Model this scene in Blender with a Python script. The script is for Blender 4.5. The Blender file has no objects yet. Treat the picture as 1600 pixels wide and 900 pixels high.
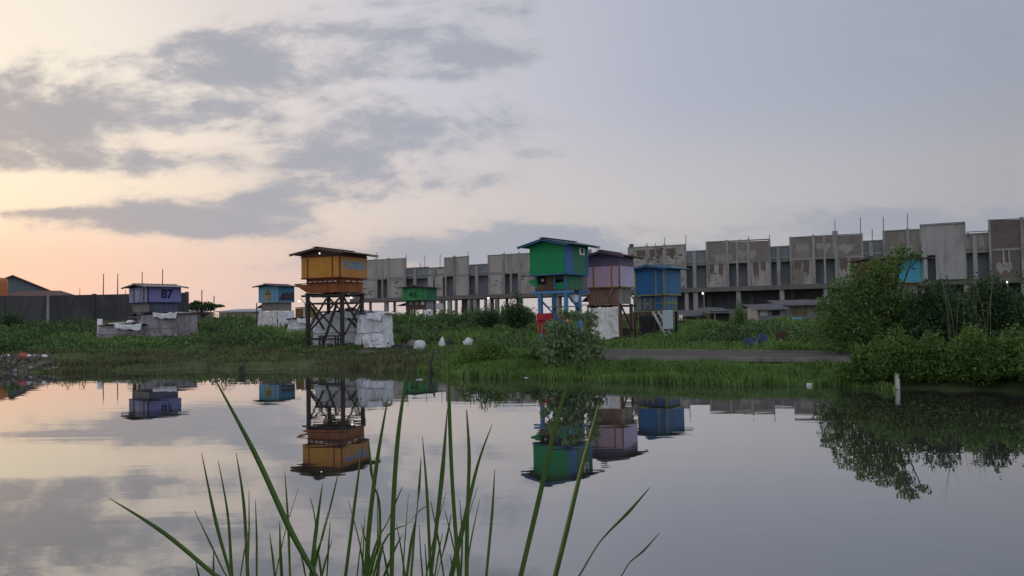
import bpy, math, random
import numpy as np
from mathutils import Vector, Matrix, noise as mnoise

random.seed(7)
RNG = np.random.default_rng(11)
SC = bpy.context.scene
COL = SC.collection
R = math.radians

# ------------------------------------------------------------------ camera
CAM_H = 2.0
FPX = 1200.0                      # focal length in photo pixels (1600 wide)
PITCH, ROLL = math.atan(43 / FPX), R(1.0)
F_ = Vector((0, math.cos(PITCH), math.sin(PITCH)))
_r0, _u0 = Vector((1, 0, 0)), Vector((0, -math.sin(PITCH), math.cos(PITCH)))
R_ = _r0 * math.cos(ROLL) - _u0 * math.sin(ROLL)
U_ = _u0 * math.cos(ROLL) + _r0 * math.sin(ROLL)
cd = bpy.data.cameras.new('camera')
cam = bpy.data.objects.new('camera', cd)
COL.objects.link(cam)
m = Matrix.Identity(4)
for i in range(3):
    m[i][0], m[i][1], m[i][2] = R_[i], U_[i], -F_[i]
m[2][3] = CAM_H
cam.matrix_world = m
cd.sensor_width = 36
cd.lens = 36 * FPX / 1600
cd.clip_start = 0.05
cd.clip_end = 9000
SC.camera = cam


def P(x, y, d):
    """the place at ground distance d that the photo shows at (x, y)"""
    D = F_ + R_ * ((x - 800) / FPX) + U_ * ((450 - y) / FPX)
    D *= d / D.y
    return Vector((D.x, d, D.z + CAM_H))


# ------------------------------------------------------------------ sky
SUN_AZ, SUN_EL = R(-47), R(5)
sun_dir = Vector((math.sin(SUN_AZ) * math.cos(SUN_EL), math.cos(SUN_AZ) * math.cos(SUN_EL), math.sin(SUN_EL)))
W = bpy.data.worlds.new('World')
SC.world = W
W.use_nodes = True
NT = W.node_tree
NT.nodes.clear()
W.cycles.sampling_method = 'MANUAL'
W.cycles.sample_map_resolution = 256


class G:
    """tiny node-graph helper"""
    def __init__(s, nt):
        s.nt = nt

    def n(s, t, **kw):
        nd = s.nt.nodes.new(t)
        for k, v in kw.items():
            setattr(nd, k, v)
        return nd

    def put(s, sock, v):
        if hasattr(v, 'links') or isinstance(v, bpy.types.NodeSocket):
            s.nt.links.new(v, sock)
        elif v is not None:
            sock.default_value = v

    def math(s, op, a, b=None, c=None, clamp=False):
        nd = s.n('ShaderNodeMath', operation=op, use_clamp=clamp)
        s.put(nd.inputs[0], a)
        s.put(nd.inputs[1], b)
        s.put(nd.inputs[2], c)
        return nd.outputs[0]

    def vmath(s, op, a, b=None, out=0):
        nd = s.n('ShaderNodeVectorMath', operation=op)
        s.put(nd.inputs[0], a)
        s.put(nd.inputs[1], b)
        return nd.outputs[out]

    def comb(s, x, y, z):
        nd = s.n('ShaderNodeCombineXYZ')
        for i, v in enumerate((x, y, z)):
            s.put(nd.inputs[i], v)
        return nd.outputs[0]

    def noise(s, vec, scale, detail=4, rough=.55, dist=0.0):
        nd = s.n('ShaderNodeTexNoise')
        s.put(nd.inputs['Vector'], vec)
        nd.inputs['Scale'].default_value = scale
        nd.inputs['Detail'].default_value = detail
        nd.inputs['Roughness'].default_value = rough
        nd.inputs['Distortion'].default_value = dist
        return nd.outputs[0]

    def ramp(s, f, stops, interp='LINEAR'):
        nd = s.n('ShaderNodeValToRGB')
        nd.color_ramp.interpolation = interp
        el = nd.color_ramp.elements
        while len(el) < len(stops):
            el.new(0.5)
        for e, (p, c) in zip(el, stops):
            e.position = p
            e.color = (*c, 1) if len(c) == 3 else c
        s.put(nd.inputs[0], f)
        return nd.outputs[0]

    def mix(s, f, a, b, typ='MIX'):
        nd = s.n('ShaderNodeMix', data_type='RGBA', blend_type=typ)
        s.put(nd.inputs[0], f)
        s.put(nd.inputs[6], (*a, 1) if isinstance(a, tuple) and len(a) == 3 else a)
        s.put(nd.inputs[7], (*b, 1) if isinstance(b, tuple) and len(b) == 3 else b)
        return nd.outputs[2]

    def smooth(s, v, lo, hi, t0=0.0, t1=1.0):
        nd = s.n('ShaderNodeMapRange', interpolation_type='SMOOTHSTEP')
        s.put(nd.inputs[0], v)
        nd.inputs[1].default_value, nd.inputs[2].default_value = lo, hi
        nd.inputs[3].default_value, nd.inputs[4].default_value = t0, t1
        return nd.outputs[0]


g = G(NT)
tc = g.n('ShaderNodeTexCoord').outputs['Generated']
dirv = g.vmath('NORMALIZE', tc)
sep = g.n('ShaderNodeSeparateXYZ')
NT.links.new(dirv, sep.inputs[0])
dx, dy, dz = sep.outputs
nish = g.n('ShaderNodeTexSky', sky_type='NISHITA', sun_disc=False, sun_elevation=SUN_EL,
           sun_rotation=SUN_AZ, air_density=1.2, dust_density=2.5, ozone_density=1.0)
# dusk colours: warm round the hidden sun, blue-grey away from it; unseen sky behind the camera brightened to light the walls
sdot = g.vmath('DOT_PRODUCT', dirv, tuple(sun_dir), out=1)
tt = g.math('MULTIPLY_ADD', sdot, .5, .5)
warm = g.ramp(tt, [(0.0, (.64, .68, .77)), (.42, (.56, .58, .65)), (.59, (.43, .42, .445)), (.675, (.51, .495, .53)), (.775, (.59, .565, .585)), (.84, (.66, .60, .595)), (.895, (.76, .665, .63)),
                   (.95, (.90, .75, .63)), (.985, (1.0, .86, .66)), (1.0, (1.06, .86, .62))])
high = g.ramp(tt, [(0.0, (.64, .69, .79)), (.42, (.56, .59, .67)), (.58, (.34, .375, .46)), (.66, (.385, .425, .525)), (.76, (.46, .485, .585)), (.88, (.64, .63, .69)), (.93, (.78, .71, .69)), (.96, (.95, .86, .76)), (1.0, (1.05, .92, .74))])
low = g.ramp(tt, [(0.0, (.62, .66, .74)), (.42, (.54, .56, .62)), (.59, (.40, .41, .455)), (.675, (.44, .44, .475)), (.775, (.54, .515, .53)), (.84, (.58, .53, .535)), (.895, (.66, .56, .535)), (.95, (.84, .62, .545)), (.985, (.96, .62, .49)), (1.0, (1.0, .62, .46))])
f_hi = g.smooth(dz, .12, .29)
f_lo = g.smooth(dz, .055, .155, 1.0, 0.0)
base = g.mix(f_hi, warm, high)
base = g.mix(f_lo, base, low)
# clouds: broad soft grey masses, denser towards the sunset
ypos = g.math('MAXIMUM', dy, .25)
u = g.math('DIVIDE', dx, ypos)
v = g.math('DIVIDE', dz, ypos)
pc = g.math('ADD', g.math('MAXIMUM', dz, 0.0), .16)
plane = g.comb(g.math('DIVIDE', dx, pc), g.math('DIVIDE', dy, pc), 0.0)
n1 = g.noise(g.vmath('ADD', plane, (3.1, 1.7, 0)), 1.55, 3, .6, .3)
uv = g.comb(g.math('MULTIPLY', u, 1.0), g.math('MULTIPLY', v, 2.3), 0.0)
n2 = g.noise(uv, 5.0, 6, .63, .35)
n3 = g.noise(uv, 17.0, 4, .62, .2)
nn = g.math('ADD', g.math('MULTIPLY', n1, .25), g.math('ADD', g.math('MULTIPLY', n2, .55), g.math('MULTIPLY', n3, .2)))


def blob(px, py, ax, ay, amp):
    yh = 493 - .0175 * (px - 800)
    a = g.math('MULTIPLY', g.math('SUBTRACT', u, (px - 800) / FPX), FPX / ax)
    b = g.math('MULTIPLY', g.math('SUBTRACT', v, (yh - py) / FPX), FPX / ay)
    q = g.math('ADD', g.math('MULTIPLY', a, a), g.math('MULTIPLY', b, b))
    return g.math('MULTIPLY', g.math('POWER', 2.718, g.math('MULTIPLY', q, -1.0)), amp)


cov = None
for bl in [(20, 165, 230, 95, .46), (230, 185, 150, 30, .16), (390, 85, 210, 60, .38), (640, 205, 210, 52, .46), (290, 352, 240, 36, .44), (420, 318, 120, 30, .26),
           (650, 285, 230, 30, .26), (450, 262, 140, 24, .18), (740, 392, 260, 34, .56), (860, 362, 120, 16, .24), (640, 10, 190, 36, .30), (770, 78, 80, 26, .46), (640, 45, 120, 16, .22), (640, 115, 120, 11, .22),
           (210, 250, 200, 20, .32), (80, 332, 130, 10, .32), (870, 240, 60, 11, .28), (1430, 78, 130, 32, .44), (1480, 352, 420, 30, .52), (1560, 318, 160, 14, .22), (1050, 400, 200, 22, .30), (980, 182, 60, 16, .24), (-350, 200, 260, 120, .35),
           (60, 297, 170, 22, -.30), (90, 400, 320, 26, -.34), (100, 25, 150, 30, -.26), (1150, 180, 280, 130, -.14), (330, 190, 460, 190, .03)]:
    bb = blob(*bl)
    cov = bb if cov is None else g.math('ADD', cov, bb)
cov = g.math('ADD', cov, g.smooth(dy, .1, .5, .12, 0.0))      # beyond the view: loose broken cloud goes on
dens = g.math('ADD', g.math('MULTIPLY_ADD', g.math('SUBTRACT', nn, .5), 2.3, .5), cov)
alpha = g.smooth(dens, .56, .90, 0.0, .93)
thick = g.smooth(dens, .62, 1.0)
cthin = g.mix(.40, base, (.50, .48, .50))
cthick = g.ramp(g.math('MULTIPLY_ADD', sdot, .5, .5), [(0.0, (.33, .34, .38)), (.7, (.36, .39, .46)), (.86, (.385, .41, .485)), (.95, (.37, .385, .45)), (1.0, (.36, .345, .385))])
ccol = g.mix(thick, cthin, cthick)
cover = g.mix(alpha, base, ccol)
# the clear-sky model still lies under the veil of cloud
veil = g.vmath('SCALE', cover)
veil.node.inputs['Scale'].default_value = 10.0
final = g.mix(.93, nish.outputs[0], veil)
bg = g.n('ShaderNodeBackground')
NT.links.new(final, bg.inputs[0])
bg.inputs[1].default_value = 0.1
out = g.n('ShaderNodeOutputWorld')
NT.links.new(bg.outputs[0], out.inputs[0])

# ------------------------------------------------------------------ sun and exposure
sl = bpy.data.lights.new('sun', 'SUN')
sl.energy = 1.0
sl.angle = R(15)
sl.color = (1.0, .78, .56)
so = bpy.data.objects.new('sun', sl)
so.rotation_euler = (-sun_dir).to_track_quat('-Z', 'Y').to_euler()
so.location = (-40, 30, 40)
COL.objects.link(so)
SC.view_settings.view_transform = 'Standard'
SC.view_settings.look = 'None'
SC.view_settings.exposure = 0.0
SC.view_settings.gamma = 1.0
SC.view_settings.use_curve_mapping = False
SC.cycles.use_denoising = True
try:
    SC.cycles.denoiser = 'OPENIMAGEDENOISE'
except Exception:
    pass
SC.cycles.max_bounces = 6
SC.cycles.transparent_max_bounces = 8

# ------------------------------------------------------------------ materials
MATS = {}


def mat(name, col, rough=.8, var=.25, scale=2.0, stain=0.0, stain_col=None, bump=.15, bscale=30.0, grain=None, metal=0.0,
        island=0.0, spec=.3, coord='Object', transl=0.0):
    if name in MATS:
        return MATS[name]
    M = bpy.data.materials.new(name)
    M.use_nodes = True
    nt = M.node_tree
    q = G(nt)
    b = nt.nodes['Principled BSDF']
    co = q.n('ShaderNodeTexCoord').outputs[coord]
    if grain:
        co2 = q.vmath('MULTIPLY', co, grain)
    else:
        co2 = co
    n_a = q.noise(co2, scale, 6, .6)
    n_b = q.noise(co2, scale * 7.3, 4, .6)
    k = q.math('ADD', q.math('MULTIPLY', n_a, .65), q.math('MULTIPLY', n_b, .35))
    fac = q.math('MULTIPLY_ADD', q.math('SUBTRACT', k, .5), var * 3.2, 1.0)
    if island:
        gi = q.n('ShaderNodeNewGeometry').outputs['Random Per Island']
        fac = q.math('MULTIPLY', fac, q.math('MULTIPLY_ADD', q.math('SUBTRACT', gi, .5), island, 1.0))
    c = q.vmath('SCALE', tuple(col))
    q.put(c.node.inputs['Scale'], fac)
    if stain:
        st = q.noise(q.vmath('MULTIPLY', co, (1.0, 1.0, .35)), scale * .7, 7, .68, .4)
        sf = q.smooth(st, .47, .60, 0.0, stain)
        c = q.mix(sf, c, tuple(stain_col or (col[0] * .45, col[1] * .43, col[2] * .4)))
        stk = q.noise(q.vmath('MULTIPLY', co, (1.0, 1.0, .07)), scale * 3.6, 5, .7)
        c = q.mix(q.smooth(stk, .54, .70, 0.0, stain * .75), c, tuple(x * .48 + .004 for x in col))
    nt.links.new(c, b.inputs['Base Color'])
    b.inputs['Roughness'].default_value = rough
    b.inputs['Metallic'].default_value = metal
    b.inputs['Specular IOR Level'].default_value = spec
    if bump:
        bn = q.n('ShaderNodeBump')
        bn.inputs['Strength'].default_value = bump
        bn.inputs['Distance'].default_value = .02
        nt.links.new(q.noise(co2, bscale, 4, .6), bn.inputs['Height'])
        nt.links.new(bn.outputs[0], b.inputs['Normal'])
    if transl:
        tr = q.n('ShaderNodeBsdfTranslucent')
        nt.links.new(c, tr.inputs[0])
        mx = q.n('ShaderNodeMixShader')
        mx.inputs[0].default_value = transl
        nt.links.new(b.outputs[0], mx.inputs[1])
        nt.links.new(tr.outputs[0], mx.inputs[2])
        nt.links.new(mx.outputs[0], nt.nodes['Material Output'].inputs[0])
    MATS[name] = M
    return M


def paint(name, col, var=.16, stain=.45):
    return mat(name, col, .62, var, 1.3, stain, tuple(x * .55 + .012 for x in col), .12, 40)


def wood(name, col):
    return mat(name, col, .85, .4, 2.5, .4, None, .3, 25, (1, 1, .25))


def leafmat(name, col, island=.9):
    return mat(name, col, .55, .30, .7, 0, None, 0, 30, None, 0, island, .35, 'Object', .30)


def lampmat(name, col, e):
    M = bpy.data.materials.new(name)
    M.use_nodes = True
    b = M.node_tree.nodes['Principled BSDF']
    b.inputs['Base Color'].default_value = (*col, 1)
    b.inputs['Emission Color'].default_value = (*col, 1)
    b.inputs['Emission Strength'].default_value = e
    return M


M_concrete = mat('concrete', (0.351, 0.341, 0.332), .9, .22, .35, .5, None, .3, 12)
M_column = mat('column concrete', (0.390, 0.384, 0.377), .9, .25, .6, .5, (.15, .145, .14), .3, 12)
M_block = mat('pale block', (0.494, 0.448, 0.416), .9, .25, .5, .55, (.22, .185, .165), .3, 10)
M_brickw = mat('weathered brickwork', (0.273, 0.234, 0.215), .92, .35, .45, .6, (.34, .30, .27), .4, 10)
M_stained = mat('stained pale render', (0.468, 0.423, 0.390), .92, .25, .45, .75, (.19, .155, .14), .3, 10)
M_brickd = mat('dark brickwork', (0.182, 0.147, 0.133), .92, .35, .5, .4, (.22, .19, .17), .4, 10)
M_smooth = mat('smooth plaster', (0.446, 0.439, 0.425), .85, .18, .4, .5, (.21, .20, .195), .15, 8)
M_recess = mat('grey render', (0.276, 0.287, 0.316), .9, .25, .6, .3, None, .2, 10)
M_brick = mat('bare brick', (.17, .11, .09), .95, .4, 3, 0, None, .3, 15)
M_rust = mat('rusty bar', (.12, .085, .07), .8, .3, 5)
M_wall = mat('dark wall', (.068, .068, .074), .9, .3, .5, .5, (.13, .13, .125), .25, 8)
M_tin = mat('grey tin', (.17, .19, .215), .5, .2, 1, .4, (.12, .11, .10), .1, 20, None, .3)
M_redroof = mat('red brown roof', (.15, .085, .08), .8, .3, 1.2, .3)
M_tank = mat('orange plastic', (.50, .17, .055), .45, .1, 1)
M_blackw = mat('dark timber', (.055, .046, .043), .85, .4, 3, .3, (.085, .075, .07), .3, 25, (1, 1, .3))
M_brownw = wood('brown timber', (.15, .095, .07))
M_greyw = wood('grey timber', (0.280, 0.252, 0.231))
M_tarp = mat('white tarpaulin', (0.829, 0.840, 0.900), .5, .12, 1.2, .4, (.50, .48, .48), 1.0, 3.5)
M_tarpw = mat('cream tarpaulin', (0.842, 0.821, 0.799), .55, .12, 1.2, .45, (.48, .44, .41), 1.0, 3.5)
M_tarpp = mat('pinkish grey tarpaulin', (0.392, 0.338, 0.385), .6, .3, 1.5, .6, (.18, .155, .165), 1.0, 4)
M_blacktarp = mat('black tarpaulin', (.025, .026, .032), .5, .3, 2, .2, None, .4, 9)
M_white = mat('white paint', (.75, .75, .75), .6, .1, 2, .3)
M_junk = mat('rubble and rags', (.20, .18, .17), .9, .6, 5, .4, None, .4, 20, None, 0, 1.2)
M_alu = mat('worn aluminium', (.42, .44, .47), .4, .2, 4, .3, None, .1, 20, None, .6)
M_darkroof = mat('dark roof sheet', (.075, .07, .085), .6, .3, 1.5, .4, (.12, .10, .10), .15, 20)
M_bulb = lampmat('lit bulb', (1, .97, .92), 3)
M_bulbwarm = lampmat('lit warm bulb', (1, .82, .6), 3)
M_text_dark = paint('dark blue lettering', (.018, .020, .06))

# ------------------------------------------------------------------ mesh helpers


class MB:
    def __init__(s):
        s.v, s.f = [], []

    def add(s, vs, fs):
        o = len(s.v)
        s.v += [tuple(p) for p in vs]
        s.f += [tuple(i + o for i in f) for f in fs]
        return s

    def box(s, x0, x1, y0, y1, z0, z1):
        return s.add([(x0, y0, z0), (x1, y0, z0), (x1, y1, z0), (x0, y1, z0), (x0, y0, z1), (x1, y0, z1), (x1, y1, z1), (x0, y1, z1)],
                     [(3, 2, 1, 0), (4, 5, 6, 7), (0, 1, 5, 4), (1, 2, 6, 5), (2, 3, 7, 6), (3, 0, 4, 7)])

    def bar(s, p, q, w, h=None, n=4, taper=1.0):
        p, q = Vector(p), Vector(q)
        d = (q - p).normalized()
        a = d.cross(Vector((0, 0, 1)) if abs(d.z) < .95 else Vector((0, 1, 0))).normalized()
        b = d.cross(a).normalized()
        h = h or w
        vs, fs = [], []
        for e, k in ((p, 1.0), (q, taper)):
            for i in range(n):
                t = 2 * math.pi * (i + .5) / n
                c = 1 / math.cos(math.pi / n) * .5 if n == 4 else .5
                vs.append(e + a * (math.cos(t) * w * k * c) + b * (math.sin(t) * h * k * c))
        for i in range(n):
            j = (i + 1) % n
            fs.append((i, j, n + j, n + i))
        fs += [tuple(range(n))[::-1], tuple(range(n, 2 * n))]
        return s.add(vs, fs)

    def path(s, pts, radii, n=6):
        pts = [Vector(p) for p in pts]
        rings = []
        vs = []
        for i, p in enumerate(pts):
            d = (pts[min(i + 1, len(pts) - 1)] - pts[max(i - 1, 0)]).normalized()
            a = d.cross(Vector((0, 1, 0)) if abs(d.y) < .9 else Vector((1, 0, 0))).normalized()
            b = d.cross(a)
            for k in range(n):
                t = 2 * math.pi * k / n
                vs.append(p + (a * math.cos(t) + b * math.sin(t)) * radii[i])
        fs = []
        for i in range(len(pts) - 1):
            for k in range(n):
                j = (k + 1) % n
                fs.append((i * n + k, i * n + j, (i + 1) * n + j, (i + 1) * n + k))
        fs += [tuple(range(n))[::-1], tuple(range(len(vs) - n, len(vs)))]
        return s.add(vs, fs)

    def ball(s, c, r, sx=1, sy=1, sz=1, seg=10, rings=6, jit=0.0, seed=0):
        rn = random.Random(seed)
        vs = [(c[0], c[1], c[2] + r * sz)]
        for i in range(1, rings):
            ph = math.pi * i / rings
            for k in range(seg):
                t = 2 * math.pi * k / seg
                j = 1 + rn.uniform(-jit, jit)
                vs.append((c[0] + r * sx * j * math.sin(ph) * math.cos(t), c[1] + r * sy * j * math.sin(ph) * math.sin(t), c[2] + r * sz * j * math.cos(ph)))
        vs.append((c[0], c[1], c[2] - r * sz))
        fs = [(0, 1 + k, 1 + (k + 1) % seg) for k in range(seg)]
        for i in range(rings - 2):
            for k in range(seg):
                a, b = 1 + i * seg + k, 1 + i * seg + (k + 1) % seg
                fs.append((a, a + seg, b + seg, b))
        L = len(vs) - 1
        o = 1 + (rings - 2) * seg
        fs += [(o + k, L, o + (k + 1) % seg) for k in range(seg)]
        return s.add(vs, fs)

    def build(s, name, material, parent=None, smooth=False, bevel=0.0):
        me = bpy.data.meshes.new(name)
        me.from_pydata(s.v, [], s.f)
        if smooth:
            me.polygons.foreach_set('use_smooth', [True] * len(me.polygons))
        me.materials.append(material)
        o = bpy.data.objects.new(name, me)
        COL.objects.link(o)
        if parent:
            o.parent = parent
        if bevel:
            b = o.modifiers.new('bevel', 'BEVEL')
            b.width = bevel
            b.segments = 1
        return o


def box(name, x0, x1, y0, y1, z0, z1, material, parent=None, bevel=0.0):
    return MB().box(x0, x1, y0, y1, z0, z1).build(name, material, parent, False, bevel)


def bar(name, p, q, w, material, parent=None, h=None, n=4, taper=1.0):
    return MB().bar(p, q, w, h, n, taper).build(name, material, parent)


def tag(o, label, cat, group=None, kind=None):
    if label:
        o['label'] = label
    if cat:
        o['category'] = cat
    if group:
        o['group'] = group
    if kind:
        o['kind'] = kind
    return o


def thing(name, label, cat, loc=(0, 0, 0), rz=0.0, group=None):
    o = bpy.data.objects.new(name, None)
    o.empty_display_size = .3
    o.location = loc
    o.rotation_euler = (0, 0, rz)
    COL.objects.link(o)
    return tag(o, label, cat, group)


def npmesh(name, V, Fc, material, parent=None, smooth=False):
    """mesh from numpy: V (n,3), Fc (m,3)"""
    me = bpy.data.meshes.new(name)
    me.vertices.add(len(V))
    me.vertices.foreach_set('co', np.asarray(V, np.float32).ravel())
    k = Fc.shape[1]
    me.loops.add(len(Fc) * k)
    me.loops.foreach_set('vertex_index', np.asarray(Fc, np.int32).ravel())
    me.polygons.add(len(Fc))
    me.polygons.foreach_set('loop_start', np.arange(0, len(Fc) * k, k, dtype=np.int32))
    me.update(calc_edges=True)
    if smooth:
        me.polygons.foreach_set('use_smooth', [True] * len(Fc))
    me.materials.append(material)
    o = bpy.data.objects.new(name, me)
    COL.objects.link(o)
    if parent:
        o.parent = parent
    return o


def text(s, size, material, parent, origin, xdir, name='lettering', bold=.012, depth=.006, up=(0, 0, 1), sx=1.0):
    cu = bpy.data.curves.new(name, 'FONT')
    cu.body = s
    cu.size = size
    cu.align_x = 'CENTER'
    cu.align_y = 'CENTER'
    cu.extrude = depth
    cu.offset = bold
    to = bpy.data.objects.new(name, cu)
    COL.objects.link(to)
    bpy.context.view_layer.update()
    me = bpy.data.meshes.new_from_object(to.evaluated_get(bpy.context.evaluated_depsgraph_get()))
    bpy.data.objects.remove(to)
    x = Vector(xdir).normalized()
    z = Vector(up)
    nrm = x.cross(z)
    o3 = Vector(origin)
    for vv in me.vertices:
        vv.co = o3 + x * (vv.co.x * sx) + z * vv.co.y + nrm * vv.co.z
    me.materials.clear()
    me.materials.append(material)
    o = bpy.data.objects.new(name, me)
    COL.objects.link(o)
    o.parent = parent
    return o


def poly(name, pts, origin, xdir, material, parent, depth=.008):
    """flat painted shape: pts (x, z) in the plane of a wall"""
    x = Vector(xdir).normalized()
    nrm = x.cross(Vector((0, 0, 1)))
    o3 = Vector(origin)
    n = len(pts)
    vs = [o3 + x * p[0] + Vector((0, 0, p[1])) + nrm * depth for p in pts] + [o3 + x * p[0] + Vector((0, 0, p[1])) for p in pts]
    fs = [tuple(range(n))] + [(i, n + i, n + (i + 1) % n, (i + 1) % n) for i in range(n)]
    return MB().add(vs, fs).build(name, material, parent)


# ------------------------------------------------------------------ terrain
SHORE = [(-140, 36), (-60, 33), (-30, 32), (-21, 31.6), (-13.3, 31.9), (-7.6, 30.4), (-3.6, 28.6), (-1.7, 25.8), (1, 24.2), (3.75, 22.6),
         (6.3, 21.5), (8.4, 20.2), (9.5, 19.2), (12, 18.0), (18, 16), (26, 10), (32, 0), (140, 0)]
SX, SY = np.array([p[0] for p in SHORE], float), np.array([p[1] for p in SHORE], float)
BASE = [(0, .42), (26, .46), (36, .50), (45, .62), (53, .80), (66, 1.0), (80, 1.25), (110, 1.1), (200, .9), (600, .8), (8000, .8)]
BX, BZ = np.array([p[0] for p in BASE], float), np.array([p[1] for p in BASE], float)


def sstep(x):
    x = np.clip(x, 0, 1)
    return x * x * (3 - 2 * x)


def shore(X):
    X = np.asarray(X, float)
    return np.interp(X, SX, SY) + .45 * np.sin(X * 1.3 + .6) * np.cos(X * .47) + .18 * np.sin(X * 3.9) + .1 * np.sin(X * 9.1 + 1)


def ground(X, Y):
    X, Y = np.asarray(X, float), np.asarray(Y, float)
    s = Y - shore(X)
    land = np.interp(Y, BX, BZ)
    h = np.where(s < 0, -.9 * sstep(-s / 4.0), .22 * sstep(s / .9) + (land - .22) * sstep((s - .3) / 5.0))
    bump = .07 * np.sin(X * .9 + .4 * Y) * np.sin(Y * .7 + 1.0) + .05 * np.sin(X * 2.3 - Y * .6 + 2)
    h = h + np.where(s > .5, bump * sstep((s - .5) / 4), 0)
    near = sstep((1.2 - Y) / 1.6)                       # the bank the photographer stands on
    return h * (1 - near) + .42 * near


def gz(x, y):
    return float(ground(x, y))


def tgrid():
    xs = np.unique(np.concatenate([np.linspace(-6000, -160, 26), np.linspace(-160, -40, 50), np.linspace(-40, 30, 176), np.linspace(30, 140, 46), np.linspace(140, 6000, 26)]))
    ys = np.unique(np.concatenate([np.linspace(-300, -6, 12), np.linspace(-6, 14, 24), np.linspace(14, 45, 110), np.linspace(45, 140, 110), np.linspace(140, 500, 20), np.geomspace(500, 8000, 16)]))
    Xg, Yg = np.meshgrid(xs, ys)
    Z = ground(Xg, Yg)
    V = np.stack([Xg, Yg, Z], -1).reshape(-1, 3)
    nx, ny = len(xs), len(ys)
    i = np.arange(nx * ny).reshape(ny, nx)
    Fq = np.stack([i[:-1, :-1], i[:-1, 1:], i[1:, 1:], i[1:, :-1]], -1).reshape(-1, 4)
    return V, Fq


def ground_mat():
    M = bpy.data.materials.new('grassy soil')
    M.use_nodes = True
    nt = M.node_tree
    q = G(nt)
    b = nt.nodes['Principled BSDF']
    co = q.n('ShaderNodeTexCoord').outputs['Object']
    a = q.noise(co, .18, 6, .6)
    c = q.noise(co, 1.6, 6, .65)
    green = q.mix(q.smooth(c, .35, .68), (.060, .090, .032), (.11, .14, .055))
    dirt = q.mix(c, (.085, .072, .060), (.17, .15, .125))
    f = q.smooth(a, .52, .64)
    nt.links.new(q.mix(f, green, dirt), b.inputs['Base Color'])
    b.inputs['Roughness'].default_value = .95
    b.inputs['Specular IOR Level'].default_value = .15
    bn = q.n('ShaderNodeBump')
    bn.inputs['Strength'].default_value = .6
    bn.inputs['Distance'].default_value = .08
    nt.links.new(q.noise(co, 5, 6, .7), bn.inputs['Height'])
    nt.links.new(bn.outputs[0], b.inputs['Normal'])
    return M


V, Fq = tgrid()
ter = npmesh('ground', V, Fq, ground_mat(), None, True)
tag(ter, 'grassy ground round the pond reaching the horizon', None, None, 'structure')


def water_mat():
    M = bpy.data.materials.new('still pond water')
    M.use_nodes = True
    nt = M.node_tree
    q = G(nt)
    nt.nodes.remove(nt.nodes['Principled BSDF'])
    co = q.n('ShaderNodeTexCoord').outputs['Object']
    r1 = q.noise(q.vmath('MULTIPLY', co, (.16, .85, 1)), 1.0, 3, .5, .4)
    r2 = q.noise(q.vmath('MULTIPLY', co, (.7, 4.5, 1)), 1.0, 2, .5, .3)
    patch = q.smooth(q.noise(q.vmath('MULTIPLY', co, (.07, .22, 1)), 1.0, 3, .5), .46, .66)
    hgt = q.math('ADD', q.math('MULTIPLY', r1, .5), q.math('MULTIPLY', q.math('MULTIPLY', r2, patch), .22))
    bn = q.n('ShaderNodeBump')
    bn.inputs['Strength'].default_value = 1.0
    bn.inputs['Distance'].default_value = .0060
    nt.links.new(hgt, bn.inputs['Height'])
    gl = q.n('ShaderNodeBsdfGlossy')
    gl.inputs['Roughness'].default_value = .012
    gl.inputs['Color'].default_value = (.92, .93, .95, 1)
    df = q.n('ShaderNodeBsdfDiffuse')
    df.inputs['Color'].default_value = (.042, .042, .036, 1)
    fr = q.n('ShaderNodeFresnel')
    fr.inputs['IOR'].default_value = 1.34
    for nd in (gl, fr):
        nt.links.new(bn.outputs[0], nd.inputs['Normal'])
    fac = q.math('MULTIPLY_ADD', q.math('POWER', fr.outputs[0], .55), .90, .10, clamp=True)
    mx = q.n('ShaderNodeMixShader')
    nt.links.new(fac, mx.inputs[0])
    nt.links.new(df.outputs[0], mx.inputs[1])
    nt.links.new(gl.outputs[0], mx.inputs[2])
    nt.links.new(mx.outputs[0], nt.nodes['Material Output'].inputs[0])
    return M


wat = npmesh('water', np.array([(-160, -8, 0), (60, -8, 0), (60, 60, 0), (-160, 60, 0)], float), np.array([[0, 1, 2, 3]]), water_mat())
tag(wat, 'still pond mirroring the dusk sky', None, None, 'structure')

# road: a raised concrete slab with pale kerbs, running along the far bank
M_road = mat('worn asphalt', (.085, .074, .070), .9, .25, 1.2, .3, (.075, .07, .07), .4, 30)
M_kerb = mat('kerb concrete', (.27, .255, .235), .9, .25, 2, .4)
RN = [P(835, 559, 27.0), P(930, 560, 25.1), P(1310, 563, 22.0), P(1650, 566, 19.8)]
RF = [P(835, 546, 31.2), P(930, 545, 29.9), P(1310, 549, 25.4), P(1650, 553, 22.8)]
RZ = .60


def strip(name, A, B, z0, z1, material, label=None, parent=None):
    mb = MB()
    n = len(A)
    for i in range(n - 1):
        a, b, c, d = A[i], A[i + 1], B[i + 1], B[i]
        mb.add([(p.x, p.y, z) for z in (z0, z1) for p in (a, b, c, d)],
               [(3, 2, 1, 0), (4, 5, 6, 7), (0, 1, 5, 4), (1, 2, 6, 5), (2, 3, 7, 6), (3, 0, 4, 7)])
    o = mb.build(name, material, parent)
    return o


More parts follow.
